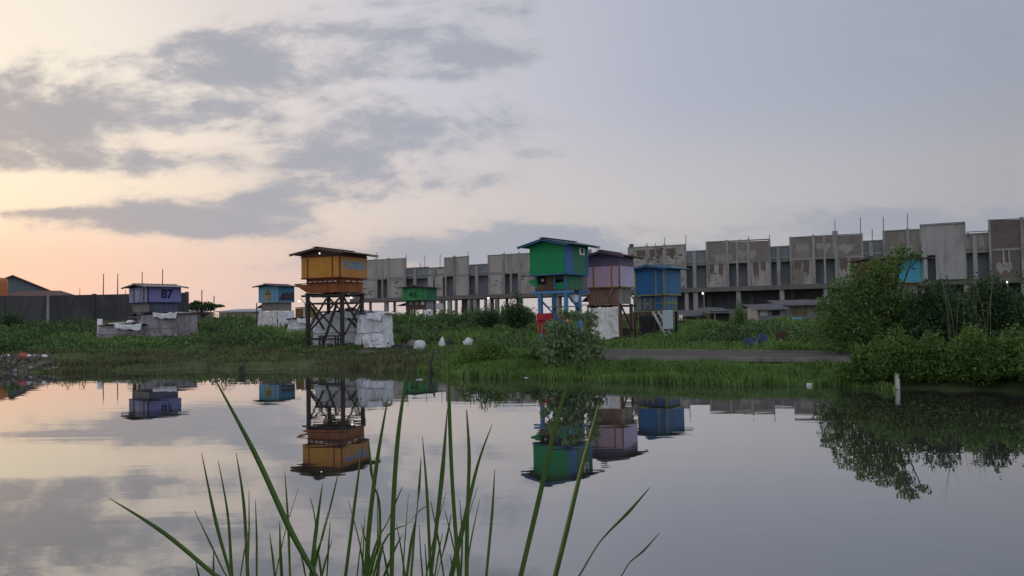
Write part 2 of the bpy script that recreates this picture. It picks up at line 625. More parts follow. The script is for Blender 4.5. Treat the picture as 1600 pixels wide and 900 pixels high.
dv, df_ = [], []
nx_, ny_ = 60, 8
for j in range(ny_ + 1):
    for i in range(nx_ + 1):
        f, h_ = i / nx_, j / ny_
        x_ = -8.2 + 9.4 * f
        y_ = 34.7 - 1.3 * f + (h_ - .5) * (1.5 + .5 * math.sin(x_ * 1.7) + .3 * math.sin(x_ * 4.1)) * (.25 + .75 * math.sin(math.pi * min(max(f, .02), .98)) ** .5)
        dv.append((x_, y_, gz(x_, y_) + .012 + .02 * math.sin(math.pi * h_)))
for j in range(ny_):
    for i in range(nx_):
        a = j * (nx_ + 1) + i
        df_.append((a, a + 1, a + nx_ + 2, a + nx_ + 1))
dp = MB().add(dv, df_).build('dirt_path', mat('trodden earth', (.15, .125, .11), .95, .35, 1.5, .5, (.09, .075, .065), .6, 14), None, True)
tag(dp, 'bare trodden earth below the white sacks', None, None, 'structure')
road = strip('road', RN, RF, RZ - .09, RZ, M_road)
tag(road, 'narrow grey road slab along the far bank', None, None, 'structure')


def off(A, B, t):
    return [a.lerp(b, t) for a, b in zip(A, B)]


strip('road_base', off(RN, RF, .10), off(RN, RF, .96), .2, RZ - .093, mat('shade-dark road base', (.03, .027, .024), .95, .3, 3), parent=road)  # base coloured near black for the shade gap under the slab edge
strip('kerb', off(RN, RF, -.012), off(RN, RF, .015), RZ - .10, RZ + .03, M_kerb, parent=road)
strip('kerb', off(RN, RF, .985), off(RN, RF, 1.01), .3, RZ + .05, M_kerb, parent=road)
# ------------------------------------------------------------------ concrete shell building
WA, WB = Vector((-26.5, 132.5, 0)), Vector((66.0, 83.5, 0))
wdir = (WB - WA).normalized()
wang = math.atan2(wdir.y, wdir.x)
BG = 0.6
shell = thing('unfinished_building', 'long unfinished concrete and brick building shell behind the lofts', 'building', (WA.x, WA.y, BG), wang)


def wall_d(x):
    """ground distance of the facade along photo column x"""
    k = P(x, 440, 1.0).x
    # point (k d, d) on line WA + t wdir
    den = wdir.x - k * wdir.y
    t = (k * WA.y - WA.x) / den
    return WA.y + wdir.y * t, t


def ws(x):
    return wall_d(x)[1]


def wz(x, y):
    return P(x, y, wall_d(x)[0]).z - BG


Z_SLAB0, Z_SLAB1, Z_MID = 4.35 - BG + .5, 5.35 - BG, 8.75 - BG
Z_SLAB0 = 4.75 - BG


def wpanel(name, x0, x1, z0, z1, material, y0=-.12, y1=.12, z1b=None):
    """a wall panel from photo columns x0..x1, heights in building space; top may slope"""
    s0, s1 = ws(x0), ws(x1)
    z1b = z1 if z1b is None else z1b
    mb = MB()
    mb.add([(s0, y0, z0), (s1, y0, z0), (s1, y1, z0), (s0, y1, z0), (s0, y0, z1), (s1, y0, z1b), (s1, y1, z1b), (s0, y1, z1)],
           [(3, 2, 1, 0), (4, 5, 6, 7), (0, 1, 5, 4), (1, 2, 6, 5), (2, 3, 7, 6), (3, 0, 4, 7)])
    return mb.build(name, material, shell)


# floor slab with fascia, roof slab and the rear wall of the upper floor
S0, S1 = ws(548), ws(1760)
box('floor_slab', S0, S1, -.25, 7.0, Z_SLAB0, Z_SLAB1, mat('stained slab', (.19, .172, .16), .9, .3, .4, .5, (.27, .255, .24), .3, 10), shell)
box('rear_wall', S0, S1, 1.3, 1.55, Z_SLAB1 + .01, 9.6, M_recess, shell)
box('roof_slab', S0 + .3, S1 - .3, .16, 1.28, Z_MID + .05, Z_MID + .3, M_concrete, shell)
# tall bays: (x0, x1, top y at x0, top y at x1, material, extra columns)
TALL = [(562, 635, 408, 404, M_block, (562, 589, 598, 608, 634)), (695, 733, 404, 401, M_block, (697, 711, 732)),
        (763, 834, 400, 396, M_block, (765, 788, 799, 812)), (862, 925, 394, 391, M_block, (863, 890, 924)),
        (983, 1073, 388, 383, M_block, (984, 1012, 1026, 1040, 1072)), (1105, 1205, 379, 376, M_brickw, (1106, 1138, 1153, 1171, 1204)),
        (1236, 1350, 372, 366, M_brickw, (1237, 1273, 1290, 1308, 1349)), (1382, 1440, 362, 359, M_brickw, (1383, 1421)),
        (1440, 1510, 355, 350, M_smooth, (1442, 1509)), (1548, 1640, 345, 341, M_brickd, (1549, 1600, 1639)), (1672, 1755, 340, 335, M_brickd, (1673, 1754))]
LOW = [(548, 562, 414), (635, 668, 419), (668, 695, 419), (733, 763, 414), (834, 862, 408), (925, 983, 404), (1073, 1105, 393), (1205, 1236, 386), (1350, 1382, 377),
       (1510, 1548, 366), (1640, 1672, 358)]
for (x0, x1, ya, yb, mt, cols) in TALL:
    if mt is not M_smooth:
        wpanel('upper_panel', x0, x1, Z_MID + .02, wz(x0, ya), mt, -.12, .12, wz(x1, yb))
        wpanel('coping', x0, x1, wz(x0, ya) + .003, wz(x0, ya) + .12, M_concrete, -.18, .18, wz(x1, yb) + .12)
    for k, c in enumerate(cols):
        w = .34 if k % 2 else .24
        s = ws(c)
        tp = wz(c, ya + (yb - ya) * (c - x0) / (x1 - x0)) + (.25 if k % 2 else .14)
        box('column', s - w / 2, s + w / 2, -.20 - .06 * (k % 2), .05, Z_SLAB1 + .005, tp, M_column, shell)
    wpanel('beam', x0, x1, Z_MID - .28, Z_MID + .01, M_concrete, -.16, .14)
for (x0, x1, yt) in LOW:
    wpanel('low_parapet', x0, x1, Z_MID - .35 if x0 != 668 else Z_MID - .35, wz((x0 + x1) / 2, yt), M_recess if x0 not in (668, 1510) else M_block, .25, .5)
    wpanel('coping', x0, x1, wz((x0 + x1) / 2, yt) + .003, wz((x0 + x1) / 2, yt) + .16, M_concrete, .15, .6)
    s = ws(x0 + (x1 - x0) * .4)
    box('column', s - .22, s + .22, -.1, .24, Z_SLAB1 + .005, wz((x0 + x1) / 2, yt) - .1, M_column, shell)
# lower row of wall panels; between them stand open doorways
for (x0, x1, mt) in [(563, 587, M_block), (609, 633, M_block), (669, 692, M_block), (712, 731, M_block), (766, 787, M_block), (813, 836, M_block), (866, 888, M_block),
                     (985, 1010, M_block), (1042, 1071, M_block), (1107, 1137, M_stained), (1173, 1203, M_stained), (1239, 1272, M_stained), (1309, 1348, M_stained),
                     (1385, 1419, M_brickw), (1551, 1637, M_brickd), (1675, 1752, M_brickd)]:
    wpanel('wall_panel', x0, x1, Z_SLAB1 + .01, Z_MID - .285, mt, -.10, .10)
# the smooth plastered bay with one tall doorway
zt = wz(1475, 352)
wpanel('plaster_panel', 1442, 1450, Z_SLAB1 + .01, zt, M_smooth, -.5, -.25)
wpanel('plaster_panel', 1463, 1509, Z_SLAB1 + .01, zt, M_smooth, -.5, -.25)
wpanel('plaster_panel', 1450.1, 1462.9, wz(1456, 399), zt, M_smooth, -.5, -.25)
wpanel('coping', 1440, 1511, zt + .004, zt + .22, M_concrete, -.6, -.15)
# window frame of pale plaster on the dark right bay
for (a, b, c, d) in [(1568, 1571, 388, 414), (1577, 1580, 388, 414), (1571, 1577, 388, 390), (1568, 1580, 412, 415)]:
    wpanel('window_surround', a, b, wz(1574, d), wz(1574, c), M_smooth, -.2, -.122)
# bare-brick courses where the render has fallen off
rb = random.Random(5)
for (x0, x1, y0, y1, n) in [(565, 586, 449, 462, 9), (611, 632, 432, 460, 9), (670, 690, 430, 455, 4), (768, 786, 433, 450, 4), (815, 835, 423, 440, 12),
                            (987, 1070, 389, 411, 26), (1043, 1070, 416, 450, 10), (1240, 1270, 420, 450, 4), (1110, 1136, 420, 446, 4)]:
    for k in range(n):
        cx, cy = rb.uniform(x0, x1), rb.uniform(y0, y1)
        hw = rb.uniform(1.2, 3.6)
        za = wz(cx, cy)
        wpanel('brick', max(x0, cx - hw), min(x1, cx + hw), za, za + rb.choice((.11, .12, .22)), M_brick if k % 3 else M_concrete, -.155, -.105)
M_drip = mat('brown damp render', (.17, .135, .115), .95, .3, 1.0, .3, (.24, .20, .18), .3, 12)
M_palepatch = mat('pale render patch', (.42, .385, .355), .92, .2, 1.0, .4, (.30, .26, .23), .3, 12)
rp = random.Random(31)
for (x0, x1, up, mt_, n) in [(1107, 1137, 0, M_drip, 2), (1173, 1203, 0, M_drip, 2), (1239, 1272, 0, M_drip, 2), (1309, 1348, 0, M_drip, 2), 
                             (1551, 1600, 0, M_palepatch, 1), (1110, 1200, 1, M_palepatch, 2), (1240, 1345, 1, M_palepatch, 3), (1386, 1436, 1, M_palepatch, 1), (990, 1068, 1, M_drip, 3)]:
    s0, s1 = ws(x0) + .25, ws(x1) - .25
    zlo, zhi = (Z_MID + .1, Z_MID + 2.2) if up else (Z_SLAB1 + .15, Z_MID - .33)
    for q_ in range(n):
        wd0 = (s1 - s0) / n
        a0 = s0 + wd0 * q_ + rp.uniform(0, .15) * wd0
        a1 = a0 + wd0 * rp.uniform(.55, .85)
        top_ = zhi if mt_ is M_drip else zlo + (zhi - zlo) * rp.uniform(.45, .9)
        m_ = 14
        pts = [(a0 + (a1 - a0) * i / m_, top_ - (0 if mt_ is M_drip else rp.uniform(0, .35))) for i in range(m_ + 1)]
        deep = (zhi - zlo) * rp.uniform(.35, .75)
        for i in range(m_, -1, -1):
            f = i / m_
            dpt = deep * (.35 + .65 * math.sin(math.pi * min(1, max(0, f))) * (.6 + .4 * math.sin(f * 9 + q_))) + rp.uniform(-.16, .16)
            pts.append((a0 + (a1 - a0) * f + rp.uniform(-.05, .05), max(zlo, top_ - .4 - max(.1, dpt))))
        yy = -.124 if up else -.103
        n2 = len(pts)
        MB().add([(p_[0], yy - .012, p_[1]) for p_ in pts] + [(p_[0], yy, p_[1]) for p_ in pts],
                 [tuple(range(n2))] + [(i, (i + 1) % n2, n2 + (i + 1) % n2, n2 + i) for i in range(n2)]).build('render_patch', mt_, shell)
# ground-floor piers
for c, w in [(563, .35), (577, .22), (602, .62), (641, .3), (687, .4), (692, .3), (701, .62), (711, .3), (733, .45), (741, .6), (757, .3), (775, .5), (812, .4), (842, .5), (870, .5),
             (925, .4), (965, .5), (1022, .4), (1072, .5), (1086, .6), (1153, .55), (1221, .55), (1290, .55), (1350, .55), (1440, .55), (1510, .55), (1600, .55), (1690, .55)]:
    s = ws(c)
    box('pier', s - w / 2, s + w / 2, .0, .5, -.1, Z_SLAB0 - .004, M_column, shell)
    box('pier', s - w / 2 + .5, s + w / 2 + .5, 6.2, 6.7, -.1, Z_SLAB0 - .004, M_column, shell)
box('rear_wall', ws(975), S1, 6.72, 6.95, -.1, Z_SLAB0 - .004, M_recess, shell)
wpanel('low_wall', 1030, 1330, -.1, 1.7, M_concrete, -.6, -.4)
# starter bars standing out of the column heads
for (x, yt, yb) in [(589, 394, 408), (635, 396, 405), (657, 411, 420), (664, 399, 419), (688, 397, 418), (711, 398, 403), (732, 393, 402), (789, 394, 399), (812, 393, 398), (1012, 379, 388),
                    (1025, 380, 387), (1040, 371, 386), (1073, 367, 384), (1158, 373, 378), (1171, 369, 378), (1204, 367, 377), (1236, 369, 373), (1307, 344, 369), (1347, 340, 367),
                    (1383, 339, 363), (1421, 334, 360), (1365, 358, 378), (800, 396, 398), (1515, 362, 367)]:
    s = ws(x)
    bar('rebar', (s, 0, wz(x, yb) - .2), (s + .04, 0, wz(x, yt)), .09, M_rust, shell, n=5)
s = ws(1307)
box('column', s - .3, s + .3, -.2, .3, Z_MID, wz(1307, 361), M_column, shell)
s = ws(986)
box('chimney', s - .25, s + .25, .3, .8, Z_MID + .35, wz(986, 381), M_brick, shell)
# pipes on the right bay
bar('railing', (ws(1512), -.3, wz(1512, 363)), (ws(1549), -.3, wz(1549, 361)), .1, M_rust, shell, n=5)

# ------------------------------------------------------------------ boundary wall, shed and tank on the left
DW = 102.0
a, b = P(-330, 460, DW + 6), P(292, 461, DW)
wd = (b - a)
bw = thing('boundary_wall', 'long dark boundary wall behind the purple loft', 'wall', (a.x, a.y, gz(a.x, a.y)), math.atan2(wd.y, wd.x))
L = math.hypot(wd.x, wd.y)
npan = 9
for k in range(npan):
    x0, x1 = L * k / npan, L * (k + 1) / npan
    box('wall_panel', x0 + .18, x1 - .18, -.1, .1, -.4, P(100, 461, DW + 1).z - gz(a.x, a.y) - .02 * (k % 2), M_wall, bw)
    box('pillar', x1 - .17, x1 + .17, -.25, .2, -.4, P(100, 460, DW + 1).z - gz(a.x, a.y) + .02, M_column if k in (3, 5, 7) else M_wall, bw)
for (x, yt) in [(153, 427), (177, 427), (218, 424), (252, 420), (113, 450), (190, 453), (198, 455)]:
    p = P(x, yt, DW + .4)
    q = P(x, 462, DW + .4)
    lp = bw.matrix_basis.inverted() if False else None
    ca, sa = math.cos(-bw.rotation_euler.z), math.sin(-bw.rotation_euler.z)
    rx, ry = q.x - a.x, q.y - a.y
    lx = rx * ca - ry * sa
    bar('pole', (lx, .28, q.z - gz(a.x, a.y) - 1.5), (lx + .05, .28, p.z - gz(a.x, a.y)), .16 if yt < 440 else .1, M_rust, bw, n=6, taper=.6)
# warehouse: gable end towards the pond
dW = 118.0
apex, er, el = P(20, 432, dW), P(82, 456, dW), P(-60, 458, dW)
ware = thing('warehouse', 'grey gabled tin warehouse behind the dark wall', 'warehouse', (apex.x, dW, gz(apex.x, dW)), R(30))
z0 = gz(apex.x, dW)
hw = (er.x - apex.x) * .86
mb = MB()
za, ze = apex.z - z0, er.z - z0
mb.add([(-hw, 0, -.2), (hw, 0, -.2), (hw, 0, ze), (0, 0, za), (-hw, 0, ze), (-hw, 14, -.2), (hw, 14, -.2), (hw, 14, ze), (0, 14, za), (-hw, 14, ze)],
       [(0, 1, 2, 3, 4), (1, 6, 7, 2), (5, 0, 4, 9), (6, 5, 9, 8, 7)])
mb.build('wall', M_tin, ware)
for sgn in (-1, 1):
    mb = MB()
    p0, p1 = (sgn * (hw + .7), ze - (za - ze) / hw * .7), (0, za)
    mb.add([(p0[0], -.6, p0[1] + .02), (p1[0], -.6, p1[1] + .02), (p1[0], 14.5, p1[1] + .02), (p0[0], 14.5, p0[1] + .02),
            (p0[0], -.6, p0[1] + .22), (p1[0], -.6, p1[1] + .22), (p1[0], 14.5, p1[1] + .22), (p0[0], 14.5, p0[1] + .22)],
           [(3, 2, 1, 0), (4, 5, 6, 7), (0, 1, 5, 4), (2, 3, 7, 6), (3, 0, 4, 7)])
    mb.build('roof', M_redroof, ware)
for k in range(-6, 7):
    xx = k * hw / 7
    ztop = za - (za - ze) * abs(xx) / hw - .05
    box('rib', xx - .05, xx + .05, -.06, -.004, 2, ztop, M_tin, ware)
dS = 112.0
p1, p2, p3 = P(6, 458, dS), P(78, 453, dS), P(112, 461, dS)
shed = thing('lean_to_shed', 'low shed with red brown roof beside the grey warehouse', 'shed', (p1.x, dS, gz(p1.x, dS)), R(24))
zz = gz(p1.x, dS)
mb = MB()
A_ = [(0, 0, p1.z - zz - .5), (p3.x - p1.x, 0, p3.z - zz - .3), (p2.x - p1.x, 4, p2.z - zz), (1.5, 4, p2.z - zz)]
mb.add(A_ + [(x, y, z + .15) for x, y, z in A_], [(3, 2, 1, 0), (4, 5, 6, 7), (0, 1, 5, 4), (1, 2, 6, 5), (2, 3, 7, 6), (3, 0, 4, 7)])
mb.build('roof', M_redroof, shed)
box('wall', .2, p3.x - p1.x - .3, .4, 3.8, -.2, p1.z - zz - .55, M_wall, shed)
dT = 105.5
t0, t1 = P(-8, 459, dT), P(11, 434, dT)
tank = thing('water_tank', 'orange plastic water tank above the dark wall', 'tank', ((t0.x + t1.x) / 2, dT, gz(t0.x, dT)))
tz = gz(t0.x, dT)
rr = (t1.x - t0.x) / 2
mb = MB()
prof = [(rr * .98, t0.z - tz - .3), (rr, t0.z - tz), (rr, t1.z - tz - .5), (rr * .9, t1.z - tz - .2), (rr * .4, t1.z - tz), (.02, t1.z - tz)]
vs, fs = [], []
for (r_, z_) in prof:
    for k in range(20):
        t = 2 * math.pi * k / 20
        vs.append((r_ * math.cos(t), r_ * math.sin(t), z_))
for i in range(len(prof) - 1):
    for k in range(20):
        j = (k + 1) % 20
        fs.append((i * 20 + k, i * 20 + j, (i + 1) * 20 + j, (i + 1) * 20 + k))
mb.add(vs, fs).build('tank_body', M_tank, tank, True)
box('stand', -rr, rr, -rr, rr, -.2, t0.z - tz - .31, M_wall, tank)
mb = MB()
for zr in (.25, .5, .75):
    h = t0.z - tz + (t1.z - t0.z - .5) * zr
    vs = [((rr + .03) * math.cos(2 * math.pi * k / 20), (rr + .03) * math.sin(2 * math.pi * k / 20), h + e) for e in (-.05, .05) for k in range(20)]
    mb.add(vs, [(k, (k + 1) % 20, 20 + (k + 1) % 20, 20 + k) for k in range(20)])
mb.build('hoop', M_tank, tank)
# low far roofs and the flat-topped tree on the left horizon
d = 190.0
p, q = P(342, 488, d), P(408, 483, d)
fb = thing('low_building', 'low far building with pale blue roof on the left horizon', 'building', (p.x, d, gz(p.x, d)))
fz = gz(p.x, d)
box('wall', 0, q.x - p.x, 0, 9, -.3, p.z - fz, M_block, fb)
M_bluetin = mat('pale blue tin', (.30, .35, .43), .5, .15, 1)
mb = MB()
A_ = [(-.6, -.8, p.z - fz + .02), (q.x - p.x + .6, -.8, p.z - fz + .02), (q.x - p.x - 1, 4.5, q.z - fz), (3.0, 4.5, q.z - fz)]
mb.add(A_ + [(x, y, z + .2) for x, y, z in A_], [(3, 2, 1, 0), (4, 5, 6, 7), (0, 1, 5, 4), (1, 2, 6, 5), (2, 3, 7, 6), (3, 0, 4, 7)])
mb.build('roof', M_bluetin, fb)
for k in range(5):
    box('window', 1.5 + k * 1.9, 2.4 + k * 1.9, -.05, -.004, .8, 1.5, M_recess, fb)
d = 125.0
p, q = P(284, 493, d), P(318, 484, d)
hb = thing('grey_hut', 'small grey green hut beneath the flat-topped tree', 'hut', (p.x, d, gz(p.x, d)))
hz = gz(p.x, d)
M_hut = mat('grey green render', (.16, .19, .18), .9, .2, 1, .3)
box('wall', 0, q.x - p.x, 0, 4, -.3, q.z - hz - .35, M_hut, hb)
mb = MB()
A_ = [(-.3, -.4, q.z - hz - .34), (q.x - p.x + .3, -.4, q.z - hz - .34), (q.x - p.x + .3, 4.4, q.z - hz), (-.3, 4.4, q.z - hz)]
mb.add(A_ + [(x, y, z + .12) for x, y, z in A_], [(3, 2, 1, 0), (4, 5, 6, 7), (0, 1, 5, 4), (1, 2, 6, 5), (2, 3, 7, 6), (3, 0, 4, 7)])
mb.build('roof', M_tin, hb)
for (x, yt, d, lab) in [(315, 453, 118, 'tall bare pole rising behind the flat-topped tree'), (334, 462, 122, 'shorter bare pole right of the flat-topped tree')]:
    p = P(x, yt, d)
    o = thing('pole', lab, 'pole', (p.x, d, gz(p.x, d)))
    bar('shaft', (0, 0, -.3), (.05, 0, p.z - gz(p.x, d)), .2, M_rust, o, n=7, taper=.7)
    bar('peg', (-.12, 0, p.z - gz(p.x, d) - .4), (.12, 0, p.z - gz(p.x, d) - .4), .05, M_rust, o)

# ------------------------------------------------------------------ pigeon lofts on legs


class Loft:
    """local x runs along the front-left face, local y along the front-right face; near corner at (+x, -y)"""
    def __init__(s, name, label, xc, yc_px, d, ang, wx, wy, cat='loft'):
        a = R(ang)
        c = P(xc, yc_px, d)
        u_, v_ = Vector((math.cos(a), -math.sin(a), 0)), Vector((math.sin(a), math.cos(a), 0))
        ctr = c - u_ * (wx / 2) + v_ * (wy / 2)
        s.g = gz(ctr.x, ctr.y)
        s.ctr = Vector((ctr.x, ctr.y, s.g))
        s.ang = -a
        s.xc, s.d, s.wx, s.wy = xc, d, wx, wy
        s.t = thing(name, label, cat, s.ctr, -a)

    def z(s, y):
        return P(s.xc, y, s.d).z - s.g

    def gl(s, lx, ly):
        """local ground height at a local point"""
        ca, sa = math.cos(s.ang), math.sin(s.ang)
        return gz(s.ctr.x + lx * ca - ly * sa, s.ctr.y + lx * sa + ly * ca) - s.g

    def box(s, name, x0, x1, y0, y1, z0, z1, mt, parent=None):
        return box(name, x0, x1, y0, y1, z0, z1, mt, parent or s.t)

    def bar(s, name, p, q, w, mt, parent=None, h=None):
        return bar(name, p, q, w, mt, parent or s.t, h)

    def cabin(s, wx, wy, z0, z1, ml, mr, trim, strips_l=(), strips_r=(), cx=0, cy=0, tw=.045, rails=True, mback=None):
        """four wall panels, floor, corner posts and trim strips"""
        x0, x1, y0, y1 = cx - wx / 2, cx + wx / 2, cy - wy / 2, cy + wy / 2
        e = .03
        s.box('floor', x0 + .002, x1 - .002, y0 + .002, y1 - .002, z0 - .05, z0 - .003, M_blackw)
        edges = [x0 + .002] + [x0 + f * wx for f in strips_l] + [x1 - .002]
        fr = []
        for i in range(len(edges) - 1):
            fr.append(s.box('wall_panel', edges[i] + .002, edges[i + 1] - .002, y0, y0 + e, z0, z1, ml))
        edges = [y0 + e + .002] + [y0 + f * wy for f in strips_r] + [y1 - .002]
        rt = []
        for i in range(len(edges) - 1):
            rt.append(s.box('wall_panel', x1 - e, x1, edges[i] + .002, edges[i + 1] - .002, z0, z1, mr))
        s.box('wall_panel', x0, x0 + e, y0 + e + .004, y1 - .004, z0, z1, mback or ml)
        s.box('wall_panel', x0 + e + .004, x1 - e - .004, y1 - e, y1, z0, z1, mback or mr)
        if trim:
            for f in strips_l:
                s.box('trim', x0 + f * wx - tw / 2, x0 + f * wx + tw / 2, y0 - .022, y0 - .001, z0 + .01, z1 - .01, trim)
            for f in strips_r:
                s.box('trim', x1 + .001, x1 + .022, y0 + f * wy - tw / 2, y0 + f * wy + tw / 2, z0 + .01, z1 - .01, trim)
            s.box('corner_post', x1 - tw * .6, x1 + .026, y0 - .026, y0 + tw * .6, z0 - .02, z1, trim)
            if rails:
                s.box('rail', x0 - .02, x1 - tw * .62, y0 - .03, y0 - .002, z0 - .045, z0 + .008, trim)
                s.box('rail', x1 + .002, x1 + .03, y0 + tw * .62, y1 + .02, z0 - .045, z0 + .008, trim)
        return fr, rt

    def gable(s, wx, wy, ze, za, mt, over=.35, fasc=None, ridge=True, ox=0.0):
        """ridge along local y; two rib-edged sheets"""
        hx = wx / 2 + over
        for sg in (-1, 1):
            mb = MB()
            n = 22
            y0, y1 = -wy / 2 - over, wy / 2 + over
            vs, fs = [], []
            for i in range(n + 1):
                yy = y0 + (y1 - y0) * i / n
                rib = .018 if i % 2 else 0
                for (xx, zz_) in ((ox, za), (ox + sg * hx, ze)):
                    vs += [(xx, yy, zz_ + rib), (xx, yy, zz_ + rib - .035)]
            for i in range(n):
                o = i * 4
                fs += [(o, o + 2, o + 6, o + 4), (o + 1, o + 5, o + 7, o + 3), (o + 2, o + 3, o + 7, o + 6)]
            fs += [(0, 1, 3, 2), (n * 4, n * 4 + 2, n * 4 + 3, n * 4 + 1)]
            mb.add(vs, fs).build('roof_sheet', mt, s.t)
        for yy in (-wy / 2 - over + .05, wy / 2 + over - .05):
            for sg in (-1, 1):
                s.bar('rafter', (ox, yy, za - .07), (ox + sg * (hx - .03), yy, ze - .07), .05, fasc or mt)
        if ridge:
            s.box('ridge_cap', ox - .14, ox + .14, -wy / 2 - over - .02, wy / 2 + over + .02, za + .02, za + .045, mt)

    def gable_fill(s, wx, wy, z0, ze, za, mt, over=.35):
        """wall band and gable triangles between the cabin top and the roof"""
        zw = ze + (za - ze) * (over / (wx / 2 + over)) - .05
        for y0, y1 in ((-wy / 2 + .004, -wy / 2 + .03), (wy / 2 - .03, wy / 2 - .004)):
            mb = MB()
            pts = [(-wx / 2 + .004, z0), (wx / 2 - .004, z0), (wx / 2 - .004, zw), (0, za - .06), (-wx / 2 + .004, zw)]
            mb.add([(x, y0, z) for x, z in pts] + [(x, y1, z) for x, z in pts],
                   [(0, 1, 2, 3, 4), (9, 8, 7, 6, 5)] + [(i, 5 + i, 5 + (i + 1) % 5, (i + 1) % 5) for i in range(5)])
            mb.build('gable_board', mt, s.t)
        for x0, x1 in ((-wx / 2 + .006, -wx / 2 + .03), (wx / 2 - .03, wx / 2 - .006)):
            s.box('eave_board', x0, x1, -wy / 2 + .035, wy / 2 - .035, z0, zw, mt)

    def planks(s, wx, wy, z0, z1, ml, mr, pw=.17, cx=0, cy=0, skip=()):
        """vertical boarding round a lower cabin, board by board on the two faces in view"""
        x0, x1, y0, y1 = cx - wx / 2, cx + wx / 2, cy - wy / 2, cy + wy / 2
        rn = random.Random(int(wx * 1000))
        n = max(3, round(wx / pw))
        for i in range(n):
            if ('x', i) in skip:
                continue
            a, b = x0 + wx * i / n, x0 + wx * (i + 1) / n
            s.box('plank', a + .006, b - .006, y0 - rn.uniform(0, .008), y0 + .02, z0 + rn.uniform(-.03, .01), z1, ml)
        n = max(3, round(wy / pw))
        for i in range(n):
            a, b = y0 + .022 + (wy - .022) * i / n, y0 + .022 + (wy - .022) * (i + 1) / n
            s.box('plank', x1 - .02, x1 + rn.uniform(0, .008), a + .006, b - .006, z0 + rn.uniform(-.03, .01), z1, mr)
        s.box('rear_board', x0, x0 + .02, y0 + .03, y1, z0, z1, ml)
        s.box('rear_board', x0 + .03, x1 - .03, y1 - .02, y1, z0, z1, mr)
        s.box('backing', x0 + .04, x1 - .04, y0 + .04, y1 - .04, z0 + .01, z1 - .01, M_blackw)

    def world(s, lx, ly, lz=0):
        ca, sa = math.cos(s.ang), math.sin(s.ang)
        return Vector((s.ctr.x + lx * ca - ly * sa, s.ctr.y + lx * sa + ly * ca, s.g + lz))


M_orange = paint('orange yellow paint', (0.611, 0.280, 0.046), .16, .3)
M_orange2 = paint('shaded orange paint', (0.520, 0.247, 0.078), .16, .3)  # duller copy of the orange: the right face's weaker light put into the paint
M_maroon = paint('maroon paint', (.17, .03, .02))
M_orangeplank = wood('orange stained plank', (0.336, 0.119, 0.049))
M_brownroof = mat('brown roof sheet', (.13, .075, .06), .7, .3, 1.5, .4, (.08, .05, .05), .15, 20)
M_bluelet = paint('blue lettering paint', (0.105, 0.300, 0.600), .1, .2)
M_brownband = paint('brown paint', (.115, .06, .045))

# --- orange loft
T = Loft('orange_loft', 'tall orange pigeon loft on black timber legs lettered in blue', 531, 415, 35.6, 23, 2.2, 2.24)
z = T.z
zb, zt = z(432.5), z(400)
T.cabin(T.wx, T.wy, zb, zt, M_orange, M_orange2, M_maroon, (.17, .81), ())
T.box('rail', -T.wx / 2 - .02, T.wx / 2 + .03, -T.wy / 2 - .032, -T.wy / 2 + .01, zt + .002, zt + .055, M_maroon)
T.box('rail', T.wx / 2 - .01, T.wx / 2 + .032, -T.wy / 2 + .012, T.wy / 2, zt + .002, zt + .055, M_maroon)
ze, za = z(394.5), z(386)
T.gable_fill(T.wx, T.wy, zt + .058, ze, za, M_brownband, .42)
T.gable(T.wx, T.wy, ze, za, M_brownroof, .42, M_brownw)
text('PLAZA', .50, M_bluelet, T.t, (T.wx / 2 + .003, .08, (zb + zt) / 2 + .1), (0, 1, 0), bold=.02, sx=1.12)
lx, ly = 1.96, 1.62
zp = z(459)
T.planks(2.0, 1.75, zp + .10, zb - .05, M_orangeplank, M_orangeplank, .15)
T.box('rail', -1.02, 1.03, -.91, -.885, zp + .52, zp + .57, M_maroon)
T.box('rail', 1.012, 1.035, -.87, .87, zp + .52, zp + .57, M_maroon)
for i in range(6):
    xx = -.65 + i * .28
    b_ = T.bar('perch', (xx, -.89, zp + .62), (xx, -1.02, zp + .62), .03, M_white)
    T.box('perch_board', xx - .09, xx + .09, -1.06, -1.0, zp + .585, zp + .61, M_white, b_)
for i in range(3):
    yy = -.55 + i * .5
    b_ = T.bar('perch', (1.02, yy, zp + .62), (1.14, yy, zp + .62), .03, M_white)
    T.box('perch_board', 1.12, 1.18, yy - .09, yy + .09, zp + .585, zp + .61, M_white, b_)
# landing flap hinged out on the left
mb = MB()
A_ = [(-1.02, -.85, zp + .12), (-1.02, .8, zp + .12), (-1.75, .8, zp + .52), (-1.75, -.85, zp + .52)]
mb.add(A_ + [(x, y, zz_ + .03) for x, y, zz_ in A_], [(3, 2, 1, 0), (4, 5, 6, 7), (0, 1, 5, 4), (1, 2, 6, 5), (2, 3, 7, 6), (3, 0, 4, 7)])
fl = mb.build('landing_flap', M_orangeplank, T.t)
T.bar('brace', (-1.02, -.8, zp + .55), (-1.74, -.8, zp + .54), .03, M_maroon, fl)
